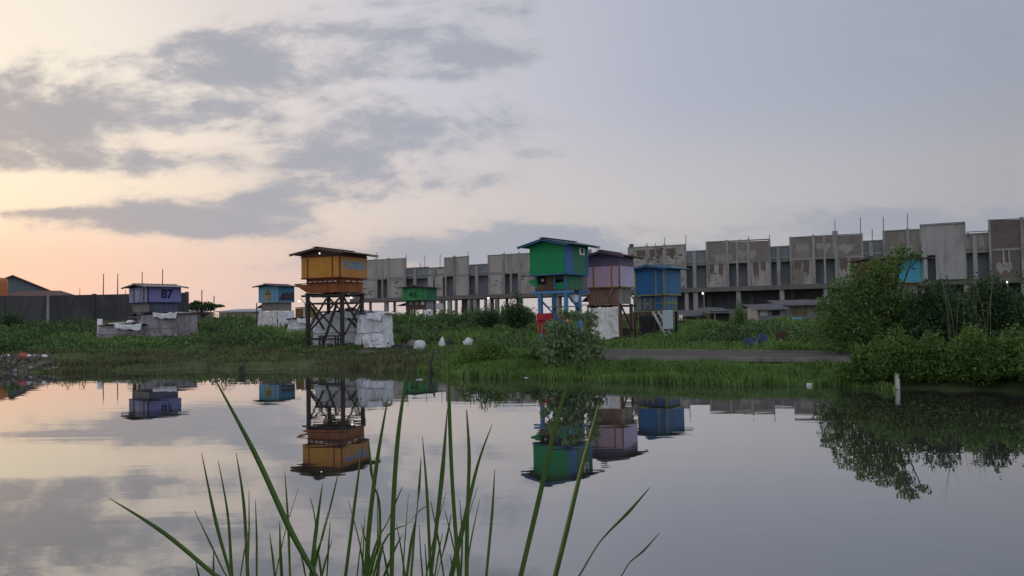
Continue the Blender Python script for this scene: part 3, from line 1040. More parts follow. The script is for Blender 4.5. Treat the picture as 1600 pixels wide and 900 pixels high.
# platform and legs
for yy in (-ly / 2, 0, ly / 2):
    T.box('platform_beam', -lx / 2 - .35, lx / 2 + .12, yy - .05, yy + .05, zp - .10, zp, M_blackw)
for xx in (-lx / 2, 0, lx / 2):
    T.box('platform_joist', xx - .05, xx + .05, -ly / 2 - .15, ly / 2 + .15, zp + .003, zp + .09, M_blackw)
LEG = {}
for i, xx in ((0, -lx / 2), (1, lx / 2)):
    for j, yy in ((0, -ly / 2), (1, ly / 2)):
        gl_ = T.gl(xx, yy) - .3
        w = .15 if (i, j) != (0, 1) else .13
        T.bar('leg', (xx, yy, gl_), (xx, yy, zp - .10), w, M_blackw)
        LEG[i, j] = (xx, yy)
zr1, zr2 = z(530), z(471)
for (A2, B2, off2) in (((-lx / 2, -ly / 2), (lx / 2, -ly / 2), (0, -.1)), ((lx / 2, -ly / 2), (lx / 2, ly / 2), (.1, 0)),
                       ((-lx / 2, ly / 2), (lx / 2, ly / 2), (0, .1)), ((-lx / 2, -ly / 2), (-lx / 2, ly / 2), (-.1, 0))):
    a3 = lambda zz_: (A2[0] + off2[0], A2[1] + off2[1], zz_)
    b3 = lambda zz_: (B2[0] + off2[0], B2[1] + off2[1], zz_)
    T.bar('rail', a3(zr2 - .06), b3(zr2 - .06), .075, M_blackw)
    T.bar('brace', a3(zp - .15), b3(zr1 + .15), .07, M_blackw)
    o2 = (off2[0] * 1.35, off2[1] * 1.35)
    T.bar('brace', (A2[0] + o2[0], A2[1] + o2[1], zr1 + .2), (B2[0] + o2[0], B2[1] + o2[1], zp - .15), .07, M_blackw)
T.bar('rail', (-lx / 2, -ly / 2 - .12, zr1), (lx / 2, -ly / 2 - .12, zr1), .085, M_blackw)
T.bar('rail', (-lx / 2 - .1, -ly / 2, zr1), (-lx / 2 - .1, ly / 2, zr1), .07, M_blackw)
MB().ball((.2, -T.wy / 2 - .32, ze - .02), .03).build('bulb', M_bulb, T.t, True)
MB().ball((1.05, -.2, zp - .16), .03).build('bulb', M_bulb, T.t, True)
ORANGE = T
# ladder-bench under the orange loft
p = T.world(-.15, -.3)
bn = thing('work_bench', 'small dark bench between the legs of the orange loft', 'bench', (p.x, p.y, gz(p.x, p.y)), R(-20))
box('top', -.5, .5, -.17, .17, .62, .68, M_blackw, bn)
for xx in (-.42, .42):
    for yy in (-.12, .12):
        bar('leg', (xx * 1.1, yy * 1.2, -.1), (xx, yy, .618), .06, M_blackw, bn)
box('shelf', -.4, .4, -.1, .1, .25, .28, M_blackw, bn)
p = T.world(-.35, -.1)
ld = thing('timber_ladder', 'dark timber ladder leaning up inside the orange loft legs', 'ladder', (p.x, p.y, gz(p.x, p.y)), R(25))
for s_ in (-.17, .17):
    bar('stile', (-.35, s_, -.08), (.42, s_, 2.15), .06, M_blackw, ld)
for k in range(6):
    f = (k + .7) / 6.5
    bar('rung', (-.35 + .77 * f, -.165, -.08 + 2.23 * f), (-.35 + .77 * f, .165, -.08 + 2.23 * f), .04, M_blackw, ld)

# --- green loft with blue legs
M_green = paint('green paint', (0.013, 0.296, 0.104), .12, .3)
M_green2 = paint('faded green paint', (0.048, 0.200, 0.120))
M_bluep = paint('blue paint', (0.058, 0.176, 0.390))
M_bluetrim = paint('light blue paint', (0.098, 0.286, 0.546))
T = Loft('green_loft', 'tall green pigeon loft on light blue legs with red wrapped post', 883, 405, 33.4, 37, 1.90, 1.92)
z = T.z
zb, zt = z(427), z(381)
T.cabin(T.wx, T.wy, zb, zt, M_green, M_green2, M_bluep, (), (), tw=.05)
T.box('corner_panel', T.wx / 2 + .003, T.wx / 2 + .02, -T.wy / 2 + .05, -T.wy / 2 + .62, zb + .012, zt, M_bluep)
T.box('corner_panel', T.wx / 2 + .003, T.wx / 2 + .02, T.wy / 2 - .16, T.wy / 2 - .01, zb + .012, zt, M_bluep)
ze, za = z(381.5), z(371)
T.gable_fill(T.wx, T.wy, zt + .003, ze, za, M_green, .42)
M_blueroof = mat('blue grey roof sheet', (.07, .10, .15), .6, .3, 1.5, .4, (.04, .05, .08), .15, 20)
T.gable(T.wx, T.wy, ze, za, M_blueroof, .42, M_bluep)
pl = T.box('plate', T.wx / 2 + .003, T.wx / 2 + .03, .18, .62, zt - .42, zt - .1, M_white)
vs = [(.09 * math.cos(t * math.pi / 8), .13 * math.sin(t * math.pi / 8)) for t in range(16)]
poly('mark', vs, (T.wx / 2 + .031, .42, zt - .23), (0, 1, 0), M_text_dark, pl)
zp = z(453.5)
cw, cy_ = 1.5, 1.4
T.box('floor', -cw / 2, cw / 2, -cy_ / 2, cy_ / 2, zp + .02, zp + .07, M_brownw)
# lower cabin: boards, open nest boxes and a shutter
T.box('wall_panel', -cw / 2, -cw / 2 + .46, -cy_ / 2, -cy_ / 2 + .03, zp + .075, zp + .30, M_brownw)
T.box('wall_panel', -.26, .22, -cy_ / 2 - .01, -cy_ / 2 + .03, zp + .075, zb - .06, M_brownw)
T.box('wall_panel', .24, cw / 2, -cy_ / 2, -cy_ / 2 + .03, zp + .075, zp + .36, M_green)
T.box('wall_panel', .24, cw / 2, -cy_ / 2, -cy_ / 2 + .03, zb - .24, zb - .06, M_blackw)
T.box('wall_panel', -cw / 2, -.28, -cy_ / 2 + .3, -cy_ / 2 + .33, zp + .31, zb - .06, M_blackw)
T.box('wall_panel', .24, cw / 2, -cy_ / 2 + .25, -cy_ / 2 + .28, zp + .37, zb - .06, M_blackw)
T.box('wall_panel', cw / 2 - .03, cw / 2, -cy_ / 2 + .04, cy_ / 2, zp + .075, zb - .06, M_green2)
T.box('wall_panel', -cw / 2, -cw / 2 + .03, -cy_ / 2 + .04, cy_ / 2, zp + .075, zb - .06, M_green2)
T.box('wall_panel', -cw / 2 + .04, cw / 2 - .04, cy_ / 2 - .03, cy_ / 2, zp + .075, zb - .06, M_blackw)
T.box('post', cw / 2 - .04, cw / 2 + .04, -cy_ / 2 - .05, -cy_ / 2 - .012, zp + .075, zb - .055, M_bluep)
T.box('post', .20, .26, -cy_ / 2 - .05, -cy_ / 2 - .012, zp + .075, zb - .055, M_bluep)
MB().ball((-.5, -cy_ / 2 + .1, zp + .5), .075).build('float', M_white, T.t, True)
mb = MB()
A_ = [(-cw / 2, -cy_ / 2, zp + .1), (-cw / 2, .5, zp + .1), (-1.28, .5, zp + .48), (-1.28, -cy_ / 2, zp + .48)]
mb.add(A_ + [(x, y, zz_ + .025) for x, y, zz_ in A_] + [(-cw / 2, -cy_ / 2, zp + .60), (-cw / 2, .5, zp + .60)],
       [(3, 2, 1, 0), (4, 5, 6, 7), (1, 2, 6, 5), (2, 3, 7, 6), (0, 3, 8), (1, 9, 2), (3, 2, 9, 8)])
mb.build('landing_box', M_green, T.t)
lx, ly = 1.38, 1.1
for xx in (-lx / 2, lx / 2):
    for yy in (-ly / 2, ly / 2):
        T.bar('leg', (xx, yy, T.gl(xx, yy) - .3), (xx, yy, zp + .015), .15, M_bluetrim)
for yy in (-ly / 2 - .09, ly / 2 + .09):
    T.box('beam', -lx / 2 - .4, lx / 2 + .45, yy - .04, yy + .04, zp - .11, zp + .015, M_bluetrim)
T.bar('brace', (-lx / 2, -ly / 2 - .1, zp - .35), (lx / 2, -ly / 2 - .1, zp - 1.5), .05, M_bluep)
T.bar('brace', (lx / 2 + .1, -ly / 2, zp - .2), (lx / 2 + .1, ly / 2, zp - .95), .07, M_bluep)
T.bar('brace', (-lx / 2 - .1, -ly / 2, zp - .25), (-lx / 2 - .1, ly / 2, zp - .95), .05, M_bluep)
T.box('shelf', -lx / 2, lx / 2 + .1, -.1, ly / 2 + .1, zp - .72, zp - .68, M_greyw)
GREEN = T
M_red = mat('red plastic sheet', (0.540, 0.038, 0.054), .45, .15, 2, .3, (.22, .02, .03), .3, 8)


def drape(name, pts_top, pts_bot, material, parent=None, nu=14, nv=10, amp=.05, seed=0, hem=.08, thick=.012, folds=5.0):
    """hanging wrinkled sheet between a top and a bottom polyline"""
    def along(pts, f):
        L = len(pts) - 1
        i = min(int(f * L), L - 1)
        return Vector(pts[i]).lerp(Vector(pts[i + 1]), f * L - i)
    vs, fs = [], []
    nrm_pts = []
    for j in range(nv + 1):
        for i in range(nu + 1):
            fu, fv = i / nu, j / nv
            a, b = along(pts_top, fu), along(pts_bot, fu)
            p = a.lerp(b, fv)
            t = along(pts_top, min(1, fu + .02)) - along(pts_top, max(0, fu - .02))
            t.z = 0
            n_ = t.normalized().cross(Vector((0, 0, 1))) if t.length > 1e-5 else Vector((0, -1, 0))
            w = mnoise.noise(Vector((fu * folds + seed, fv * 1.6, seed * .37))) * amp * (.35 + fv) + mnoise.noise(Vector((fu * folds * 2.7, fv * 5 + seed, 3.1))) * amp * .45
            cr = abs(mnoise.noise(Vector((fu * folds * 1.1 + fv * 3.1 + seed, fv * 4.2 - fu * 2.0, seed * .7)))) + .6 * abs(mnoise.noise(Vector((fu * folds * 2.2 - fv * 4.0, fv * 6 + fu * 3 + seed, 7.7))))
            w -= (cr - .3) * amp * .8
            sag = -.05 * math.sin(math.pi * fu) * (1 - fv) + (mnoise.noise(Vector((fu * 4 + seed, 9, 0))) * hem if j == nv else 0) + (mnoise.noise(Vector((fu * 5 + seed, 2, 0))) * hem * .6 if j == 0 else 0)
            vs.append(p + n_ * w + Vector((0, 0, sag)))
            nrm_pts.append(n_)
    N = len(vs)
    vs += [p - n_ * thick for p, n_ in zip(vs, nrm_pts)]
    for j in range(nv):
        for i in range(nu):
            a = j * (nu + 1) + i
            q = (a, a + nu + 1, a + nu + 2, a + 1)
            fs.append(q)
            fs.append(tuple(k + N for k in q[::-1]))
    rim = [i for i in range(nu + 1)] + [(j * (nu + 1) + nu) for j in range(1, nv + 1)] + [nv * (nu + 1) + i for i in range(nu - 1, -1, -1)] + [j * (nu + 1) for j in range(nv - 1, 0, -1)]
    for k in range(len(rim)):
        a, b = rim[k], rim[(k + 1) % len(rim)]
        fs.append((a, b, b + N, a + N))
    return MB().add(vs, fs).build(name, material, parent, True)


# red plastic wrapped round the left leg
c = GREEN.world(-lx / 2 + .02, -ly / 2)
rw = thing('red_sheet', 'red plastic sheet wrapped round the left blue leg', 'sheet', (c.x, c.y, gz(c.x, c.y)))
zz = gz(c.x, c.y)
zt_, zm_, zb_ = P(850, 488, 33.3).z - zz, P(850, 502, 33.3).z - zz, P(850, 522, 33.3).z - zz


def ringpts(r1, r2, z_):
    return [(-.16 + r1 * math.cos(t) + .22, r2 * math.sin(t) - .02, z_) for t in [math.pi * (1 + k / 6) for k in range(13)]]


def wrap(z_, e=0.0):
    return [(-.17 - e, .3, z_), (-.17 - e, -.13 - e, z_), (.52 + e, -.02 - e, z_ + .02), (.54 + e, .3, z_)]


drape('upper_wrap', wrap(zt_, .02), wrap(zm_, .03), M_red, rw, 27, 6, .03, 3, .05, .01, 9)
drape('lower_wrap', wrap(zm_ + .03), wrap(zb_, -.05), M_red, rw, 27, 8, .04, 8, .08, .01, 9)
c = GREEN.world(lx / 2, -ly / 2)
rb_ = thing('red_rag', 'red rag knotted round the front blue leg', 'rag', (c.x, c.y, gz(c.x, c.y)))
zz = gz(c.x, c.y)
za_, zb_ = P(885, 487, 33).z - zz, P(885, 500, 33).z - zz
drape('cloth', [(p[0] * .42 - .02, p[1] * .5, p[2]) for p in ringpts(.3, .3, za_)], [(p[0] * .36 - .02, p[1] * .45, p[2]) for p in ringpts(.3, .3, zb_)], M_red, rb_, 16, 5, .02, 5, .05, .006, 9)
M_yellow = mat('yellow plastic', (.50, .36, .05), .5, .2, 3)
c2 = (c.x + .06, c.y - .2)
yb = MB().ball((0, 0, 0), .13, 1.2, .8, .8, 9, 6, .15, 4).build('yellow_bag', M_yellow, None, True)
yb.location = (c2[0], c2[1], P(888, 502, 33).z)
tag(yb, 'small yellow bag tied to the front blue leg above the bush', 'bag')
c = GREEN.world(.55, .35)
cb = thing('white_bucket', 'white plastic bucket hung beneath the green loft', 'bucket', (c.x, c.y, P(896, 466, 33.6).z))
mb = MB()
vs = [((.17 if e else .21) * math.cos(2 * math.pi * k / 14), (.17 if e else .21) * math.sin(2 * math.pi * k / 14), -.16 if e else .16) for e in (0, 1) for k in range(14)]
mb.add(vs, [(k, 14 + k, 14 + (k + 1) % 14, (k + 1) % 14) for k in range(14)] + [tuple(range(14, 28))]).build('pail', M_white, cb, True)
bar('handle', (-.2, 0, .15), (0, 0, .42), .02, M_rust, cb)
bar('handle', (.2, 0, .15), (0, 0, .42), .02, M_rust, cb)

# --- pink and purple loft
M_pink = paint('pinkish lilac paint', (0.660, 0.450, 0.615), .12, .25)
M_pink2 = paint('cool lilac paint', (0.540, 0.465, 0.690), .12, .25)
M_purple = paint('dull purple paint', (0.188, 0.150, 0.262))
M_ochre = paint('ochre paint', (.30, .19, .06))
M_pinkplank = wood('pinkish brown plank', (0.300, 0.188, 0.158))
T = Loft('lilac_loft', 'lilac pigeon loft with brown boarded base between green and blue lofts', 968, 425, 36.0, 32, 1.70, 1.70)
z = T.z
zb, zt = z(447.5), z(415)
T.cabin(T.wx, T.wy, zb, zt, M_pink, M_pink2, M_ochre, (.20, .76), (), tw=.06)
ze, za = z(399.5), z(391)
T.gable_fill(T.wx, T.wy, zt + .003, ze, za, M_purple, .40)
M_pinkroof = mat('faded red roof sheet', (.16, .075, .085), .7, .3, 1.5, .5, (.07, .05, .06), .15, 20)
T.gable(T.wx, T.wy, ze, za, M_pinkroof, .40, M_purple)
zp = z(476)
T.planks(1.55, 1.4, zp + .05, zb - .05, M_pinkplank, M_greyw, .17, -.05)
T.bar('strut', (.1, -1.02, zp + .02), (.5, -.86, zb - .06), .05, M_pinkplank)
T.bar('strut', (-.95, -.75, zb - .1), (-.75, -.85, zp + .05), .05, M_pinkplank)
T.bar('strut', (.95, -.3, zb - .1), (1.15, .4, zp + .05), .05, M_greyw)
T.box('landing_board', -1.05, .75, -1.12, -.74, zp + .0, zp + .04, M_pinkplank)
mb = MB()
A_ = [(-.84, -.7, zp + .5), (-.84, .6, zp + .5), (-1.25, .6, zp + .18), (-1.25, -.7, zp + .18)]
mb.add(A_ + [(x, y, zz_ + .03) for x, y, zz_ in A_], [(3, 2, 1, 0), (4, 5, 6, 7), (0, 1, 5, 4), (1, 2, 6, 5), (2, 3, 7, 6), (3, 0, 4, 7)])
mb.build('awning', M_purple, T.t)
lx, ly = 1.5, 1.3
for xx in (-lx / 2, lx / 2):
    for yy in (-ly / 2, ly / 2):
        T.bar('leg', (xx, yy, T.gl(xx, yy) - .3), (xx, yy, zp + .045), .13, M_brownw)
for yy in (-ly / 2 - .09, ly / 2 + .09):
    T.box('beam', -lx / 2 - .1, lx / 2 + .25, yy - .04, yy + .04, zp - .1, zp - .003, M_brownw)
for k in range(4):
    T.bar('brace', (-lx / 2 + k * .4, -ly / 2 - .15, zp - .12), (-lx / 2 + .5 + k * .33, -ly / 2 - .16, zp - .42), .035, M_greyw)
T.bar('brace', (lx / 2 + .08, -ly / 2, zp - .1), (lx / 2 + .08, ly / 2, zp - 1.3), .06, M_blackw)
T.bar('rail', (-lx / 2, -ly / 2 - .1, zp - .34), (lx / 2 + .1, -ly / 2 - .1, zp - .36), .05, M_brownw)
LILAC = T
rn = random.Random(3)
for k, (lx_, mt_, nm, lb) in enumerate([(-.55, M_junk, 'rag_bundle', 'grey bundle of rags stowed left beneath the lilac loft'), (.05, M_white, 'white_can', 'small white can stowed beneath the lilac loft'),
                                         (.4, M_junk, 'rag_bundle', 'grey bundle of rags stowed right beneath the lilac loft')]):
    p = LILAC.world(lx_, -ly / 2 - .05, zp - .2)
    o = MB().ball((0, 0, 0), .14 if k != 1 else .09, 1.3, .9, .9, 9, 6, .18, k).build(nm, mt_, None, True)
    o.location = p
    tag(o, lb, 'rags' if k != 1 else 'can')
# white banner hung in front of the lilac loft legs
p, q = P(921, 481, 35.0), P(966, 481, 35.2)
bnr = thing('hung_banner', 'cream white sheet hung beneath the lilac loft', 'sheet', (p.x, p.y, gz(p.x, p.y)), math.atan2(q.y - p.y, q.x - p.x))
zz = gz(p.x, p.y)
w_ = (q - p).length
drape('cloth', [(0, 0, p.z - zz), (w_ * .5, 0, p.z - zz + .04), (w_, 0, q.z - zz + .08)], [(.02, -.12, .32), (w_ * .5, -.12, .3), (w_ - .02, -.1, .42)], M_tarpw, bnr, 34, 28, .075, 2, .07, .01, 5)
bar('post', (w_ + .06, .05, -.3), (w_ + .06, .05, q.z - zz + .15), .07, M_brownw, bnr)
bar('post', (-.06, .05, -.3), (-.06, .05, p.z - zz + .15), .07, M_brownw, bnr)

# --- blue loft on the right
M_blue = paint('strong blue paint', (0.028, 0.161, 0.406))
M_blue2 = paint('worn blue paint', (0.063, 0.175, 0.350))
M_yel = paint('yellow green paint', (0.338, 0.305, 0.078))
M_yel2 = paint('strong yellow paint', (.42, .30, .03))
M_blueroof2 = mat('bright blue roof sheet', (.07, .22, .36), .6, .3, 1.5, .5, (.06, .09, .12), .15, 20)
T = Loft('blue_loft', 'strong blue pigeon loft with yellow trim right of the lilac loft', 1037, 440, 39.7, 42, 1.76, 1.76)
z = T.z
zb, zt = z(460), z(421)
T.cabin(T.wx, T.wy, zb, zt, M_blue, M_blue2, M_yel, (.03, .74), (), tw=.06)
ze, za = z(418.5), z(413.5)
T.gable_fill(T.wx, T.wy, zt + .003, ze, za, M_blue2, .36)
T.gable(T.wx, T.wy, ze, za, M_blueroof2, .36, M_blue)
zp = z(487)
cw, cy_ = 1.9, 1.35
cx_ = -.18
fr, rt = T.cabin(cw, cy_, zp + .05, zb - .06, M_blue2, M_blue2, M_yel, (), (), cx=cx_, tw=.05)
x0 = cx_ - cw / 2
yf = -cy_ / 2


def window(T, cx0, cx1, z0, z1, y, fm, gm, bars=1):
    w = T.box('window', cx0, cx1, y - .012, y - .002, z0, z1, gm)
    T.box('frame', cx0 - .03, cx0, y - .035, y - .002, z0 - .03, z1 + .03, fm, w)
    T.box('frame', cx1, cx1 + .03, y - .035, y - .002, z0 - .03, z1 + .03, fm, w)
    T.box('frame', cx0, cx1, y - .035, y - .002, z1, z1 + .03, fm, w)
    T.box('frame', cx0, cx1, y - .035, y - .002, z0 - .03, z0, fm, w)
    T.box('glazing_bar', cx0, cx1, y - .03, y - .013, (z0 + z1) / 2 - .02, (z0 + z1) / 2 + .02, fm, w)
    return w


window(T, x0 + .22, x0 + .48, zp + .14, zb - .14, yf, M_yel, M_recess)
window(T, x0 + 1.38, x0 + 1.80, zp + .14, zb - .14, yf, M_yel, M_blue)
door = T.box('shutter_door', x0 + .62, x0 + 1.26, yf - .03, yf - .002, zp + .07, zb - .1, M_blue)
for sd in (0, 1):
    for k in range(8):
        xx = x0 + .66 + sd * .36
        T.box('slat', xx, xx + .2, yf - .055, yf - .031, zp + .12 + k * .078, zp + .165 + k * .078, M_yel2, door)
MB().ball((x0 + .94, yf - .06, zp + .42), .035).build('knob', M_white, door, True)
for yy in (-.3, .1, .4):
    T.box('trim', cx_ + cw / 2 + .001, cx_ + cw / 2 + .025, yy - .025, yy + .025, zp + .07, zb - .08, M_yel)
T.box('trim', cx_ + cw / 2 + .001, cx_ + cw / 2 + .026, -.62, .62, (zp + zb) / 2 - .03, (zp + zb) / 2 + .03, M_yel)
# side wing standing higher on the left
T.box('wing_panel', -T.wx / 2 - .30, -T.wx / 2 - .008, -.55, -.52, z(461), z(443), M_bluetrim)
T.box('wing_trim', -T.wx / 2 - .06, -T.wx / 2 - .01, -.575, -.551, z(461), z(443), M_yel)
lx, ly = 1.75, 1.25
for xx in (-lx / 2, 0, lx / 2):
    for yy in (-ly / 2, ly / 2):
        T.bar('leg', (xx + cx_, yy, T.gl(xx, yy) - .3), (xx + cx_, yy, zp), .13, M_blackw)
T.box('beam', cx_ - lx / 2 - .12, cx_ + lx / 2 + .12, -ly / 2 - .11, -ly / 2 - .07, zp - .1, zp - .003, M_brownw)
T.bar('rail', (cx_ - lx / 2, -ly / 2 - .1, zp - .95), (cx_ + lx / 2, -ly / 2 - .1, zp - .97), .06, M_brownw)
T.bar('brace', (cx_ - lx / 2, -ly / 2 - .13, zp - .2), (cx_, -ly / 2 - .13, zp - .9), .05, M_blackw)
for k in range(5):
    T.bar('prop', (cx_ - lx / 2 + .25 + k * .33, -ly / 2 - .18 - .02 * k, T.gl(0, -.8) - .1), (cx_ - lx / 2 + .1 + k * .41, -ly / 2 - .16, zp - .12), .045, M_brownw if k % 2 else M_greyw)
T.box('shelf', cx_ - lx / 2, cx_ + .1, -ly / 2, ly / 2 - .2, zp - .62, zp - .58, M_brownw)
T.box('crate', cx_ - .7, cx_ - .25, -.4, .1, zp - .577, zp - .22, M_brownw)
BLUE = T
p, q = P(1001, 492, 40.4), P(1030, 492, 40.6)
bt = thing('black_sheet', 'black plastic sheet hung beneath the blue loft', 'sheet', (p.x, p.y, gz(p.x, p.y)), 0)
zz = gz(p.x, p.y)
drape('cloth', [(0, 0, p.z - zz), (1.3, 0, p.z - zz)], [(0, -.05, .1), (1.3, -.05, .08)], M_blacktarp, bt, 16, 12, .05, 6)
bar('post', (-.04, .03, -.2), (-.04, .03, p.z - zz + .1), .06, M_blackw, bt)
bar('post', (1.34, .03, -.2), (1.34, .03, p.z - zz + .1), .06, M_blackw, bt)
# white board strips behind
p, q = P(996, 488, 40.9), P(1035, 492, 40.9)
# aluminium ladder against the blue loft
p, q = P(1047, 534, 38.2), P(1020, 487, 39.1)
la = thing('metal_ladder', 'grey metal ladder leaning against the blue loft', 'ladder', (p.x, p.y, gz(p.x, p.y)))
zz = gz(p.x, p.y)
dv = Vector((q.x - p.x, q.y - p.y, q.z - zz))
sd = Vector((.30, .1, 0))
bar('stile', Vector((0, 0, -.05)), dv, .085, M_alu, la)
bar('stile', Vector((0, 0, -.05)) + sd, dv + sd, .085, M_alu, la)
for k in range(7):
    f = (k + .6) / 7.2
    bar('rung', dv * f, dv * f + sd, .05, M_alu, la, n=6)
M_foam = mat('pale blue foam board', (.55, .62, .72), .7, .1, 1.2, .3, (.42, .46, .52))
p = P(1035, 485, 38.6)
q = P(1052, 514, 38.6)
fo = thing('foam_board', 'pale blue foam board propped right of the metal ladder', 'board', (p.x, p.y, gz(p.x, p.y)), R(4))
zz = gz(p.x, p.y)
box('sheet', 0, q.x - p.x, -.02, .04, q.z - zz, p.z - zz, M_foam, fo, .015)
bar('post', (.12, .09, -.2), (.12, .09, p.z - zz - .05), .06, M_blackw, fo)
bar('post', (q.x - p.x - .1, .09, -.2), (q.x - p.x - .1, .09, p.z - zz - .05), .06, M_blackw, fo)
p = P(1051, 520, 38.4)
rbx = MB().box(-.12, .12, -.1, .1, -.1, .16).build('red_box', M_red, None, False, .02)
rbx.location = (p.x, p.y, gz(p.x, p.y) + .12)
tag(rbx, 'small red box at the foot of the pale blue foam board', 'box')
p = P(975, 505, 38.0)
jar = thing('green_jerrycan', 'dull green jerrycan under the lofts beside the cream sheet', 'jerrycan', (p.x, p.y, gz(p.x, p.y)), R(20))
M_oliv = mat('dull green plastic', (.13, .17, .06), .5, .2, 3)
zz = p.z - gz(p.x, p.y)
box('crate', -.25, .25, -.2, .2, -.1, zz - .3, M_blackw, jar)
box('can_body', -.22, .22, -.15, .15, zz - .298, zz + .22, M_oliv, jar, .06)
bar('handle', (-.1, 0, zz + .22), (.1, 0, zz + .31), .04, M_oliv, jar)
MB().bar((.14, 0, zz + .2), (.14, 0, zz + .3), .08, n=8).build('cap', M_red, jar)

# --- purple loft numbered 87
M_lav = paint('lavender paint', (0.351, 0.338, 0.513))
M_lav2 = paint('deep shaded lavender paint', (0.188, 0.195, 0.427))  # right face's bluish shade put into the lavender; also used on the emblem spot
M_indigo = paint('dark indigo paint', (.035, .03, .09))
T = Loft('purple_loft', 'purple pigeon loft numbered 87 above a tarpaulin shack', 231, 460, 51.4, 35.5, 2.4, 2.4)
z = T.z
zb, zt = z(472), z(448.5)
T.cabin(T.wx, T.wy, zb, zt, M_lav, M_lav2, M_indigo, (.27, .80), (), tw=.09)
text('87', .82, M_text_dark, T.t, (T.wx / 2 + .003, .15, (zb + zt) / 2 + .02), (0, 1, 0), bold=.035)
M_whitepaint = paint('white sign paint', (.55, .55, .56))
em = poly('emblem', [(-.30, .30), (-.22, .02), (-.12, -.14), (.12, -.14), (.22, .02), (.30, .30), (.16, .14), (0, .10), (-.16, .14)], (-.05, -T.wy / 2 - .002, (zb + zt) / 2 + .1), (1, 0, 0), M_whitepaint, T.t)
poly('emblem_spot', [(.06 * math.cos(t * math.pi / 5), .05 * math.sin(t * math.pi / 5)) for t in range(10)], (-.05, -T.wy / 2 - .011, (zb + zt) / 2 + .1), (1, 0, 0), M_lav2, em)
poly('emblem_bar', [(-.14, -.06), (.14, -.06), (.10, .05), (-.10, .05)], (-.05, -T.wy / 2 - .002, (zb + zt) / 2 - .18), (1, 0, 0), M_whitepaint, em)
ze, za = z(447.8), z(442.8)
T.gable_fill(T.wx, T.wy, zt + .003, ze, za, M_indigo, .38)
T.gable(T.wx, T.wy, ze, za, M_tin, .38, M_darkroof)
zp = z(488)
T.planks(2.1, 2.1, zp + .04, zb - .06, M_greyw, mat('blue grey board', (.10, .11, .165), .85, .3, 2, .4), .35)
for xx in (-.95, .95):
    for yy in (-.95, .95):
        T.bar('leg', (xx, yy, T.gl(xx, yy) - .3), (xx, yy, zp + .03), .16, M_blackw)
T.box('deck', -1.25, 1.35, -1.25, 1.35, zp - .06, zp + .02, M_darkroof)
MB().bar((-1.2, -1.3, zp - .3), (.6, -1.3, zp - .3), .05).build('rail', M_greyw, T.t)
PURPLE = T


def tarp_shack(name, label, loc, rz, wx, wy, h, mt, mroof, seed=0, left=None, top_items=True, cat='shack'):
    t = thing(name, label, cat, loc, rz)
    drape('tarp_wall', [(-wx / 2, -wy / 2, h), (-wx / 6, -wy / 2, h + .05), (wx / 2, -wy / 2, h)], [(-wx / 2 - .12, -wy / 2 - .15, -.05), (wx / 2 + .1, -wy / 2 - .15, -.05)], mt, t, 44, 24, .11, seed, .12, .012, 7)
    drape('tarp_wall', [(wx / 2 - .04, -wy / 2 - .02, h), (wx / 2, wy / 2, h)], [(wx / 2 + .04, -wy / 2 - .16, -.05), (wx / 2 + .15, wy / 2, -.05)], mt, t, 34, 24, .10, seed + 4, .12, .012, 6)
    drape('tarp_wall', [(-wx / 2, wy / 2, h), (-wx / 2 + .04, -wy / 2 - .02, h)], [(-wx / 2 - .1, wy / 2, -.05), (-wx / 2 - .04, -wy / 2 - .16, -.05)], left or mt, t, 16, 10, .08, seed + 7, .1, .012, 6)
    drape('tarp_wall', [(wx / 2, wy / 2, h), (-wx / 2, wy / 2, h)], [(wx / 2, wy / 2 + .05, -.05), (-wx / 2, wy / 2 + .05, -.05)], mt, t, 10, 5, .05, seed + 9)
    mb = MB()
    n = 8
    vs, fs = [], []
    for j in range(n + 1):
        for i in range(n + 1):
            x, y = -wx / 2 - .15 + (wx + .3) * i / n, -wy / 2 - .15 + (wy + .3) * j / n
            vs.append((x, y, h + .05 + .12 * mnoise.noise(Vector((x * 1.3 + seed, y * 1.3, 2))) + .06 * math.sin(math.pi * i / n)))
    for j in range(n):
        for i in range(n):
            a = j * (n + 1) + i
            fs.append((a, a + 1, a + n + 2, a + n + 1))
    N = len(vs)
    vs += [(x, y, zz_ - .03) for x, y, zz_ in vs]
    fs += [tuple(k + N for k in f[::-1]) for f in fs]
    mb.add(vs, fs).build('roof_cover', mroof, t, True)
    drape('loose_edge', [(-wx * .1, -wy / 2 - .16, h + .1), (wx / 2 + .1, -wy / 2 - .18, h + .12)], [(-wx * .06, -wy / 2 - .24, h - .22), (wx / 2 + .02, -wy / 2 - .26, h - .34)], M_tarp, t, 20, 6, .06, seed + 13, .16)
    bar('cord', (-wx / 2 - .1, -wy / 2 - .2, h * .42), (wx / 2 + .1, -wy / 2 - .2, h * .47), .022, M_blackw, t)
    for sx_ in (-1, 1):
        for sy_ in (-1, 1):
            bar('post', (sx_ * (wx / 2 - .06), sy_ * (wy / 2 - .06), -.25), (sx_ * (wx / 2 - .06), sy_ * (wy / 2 - .06), h + .02), .08, M_blackw, t)
    return t


def spot(x, y, d):
    p = P(x, y, d)
    return p, gz(p.x, p.y)


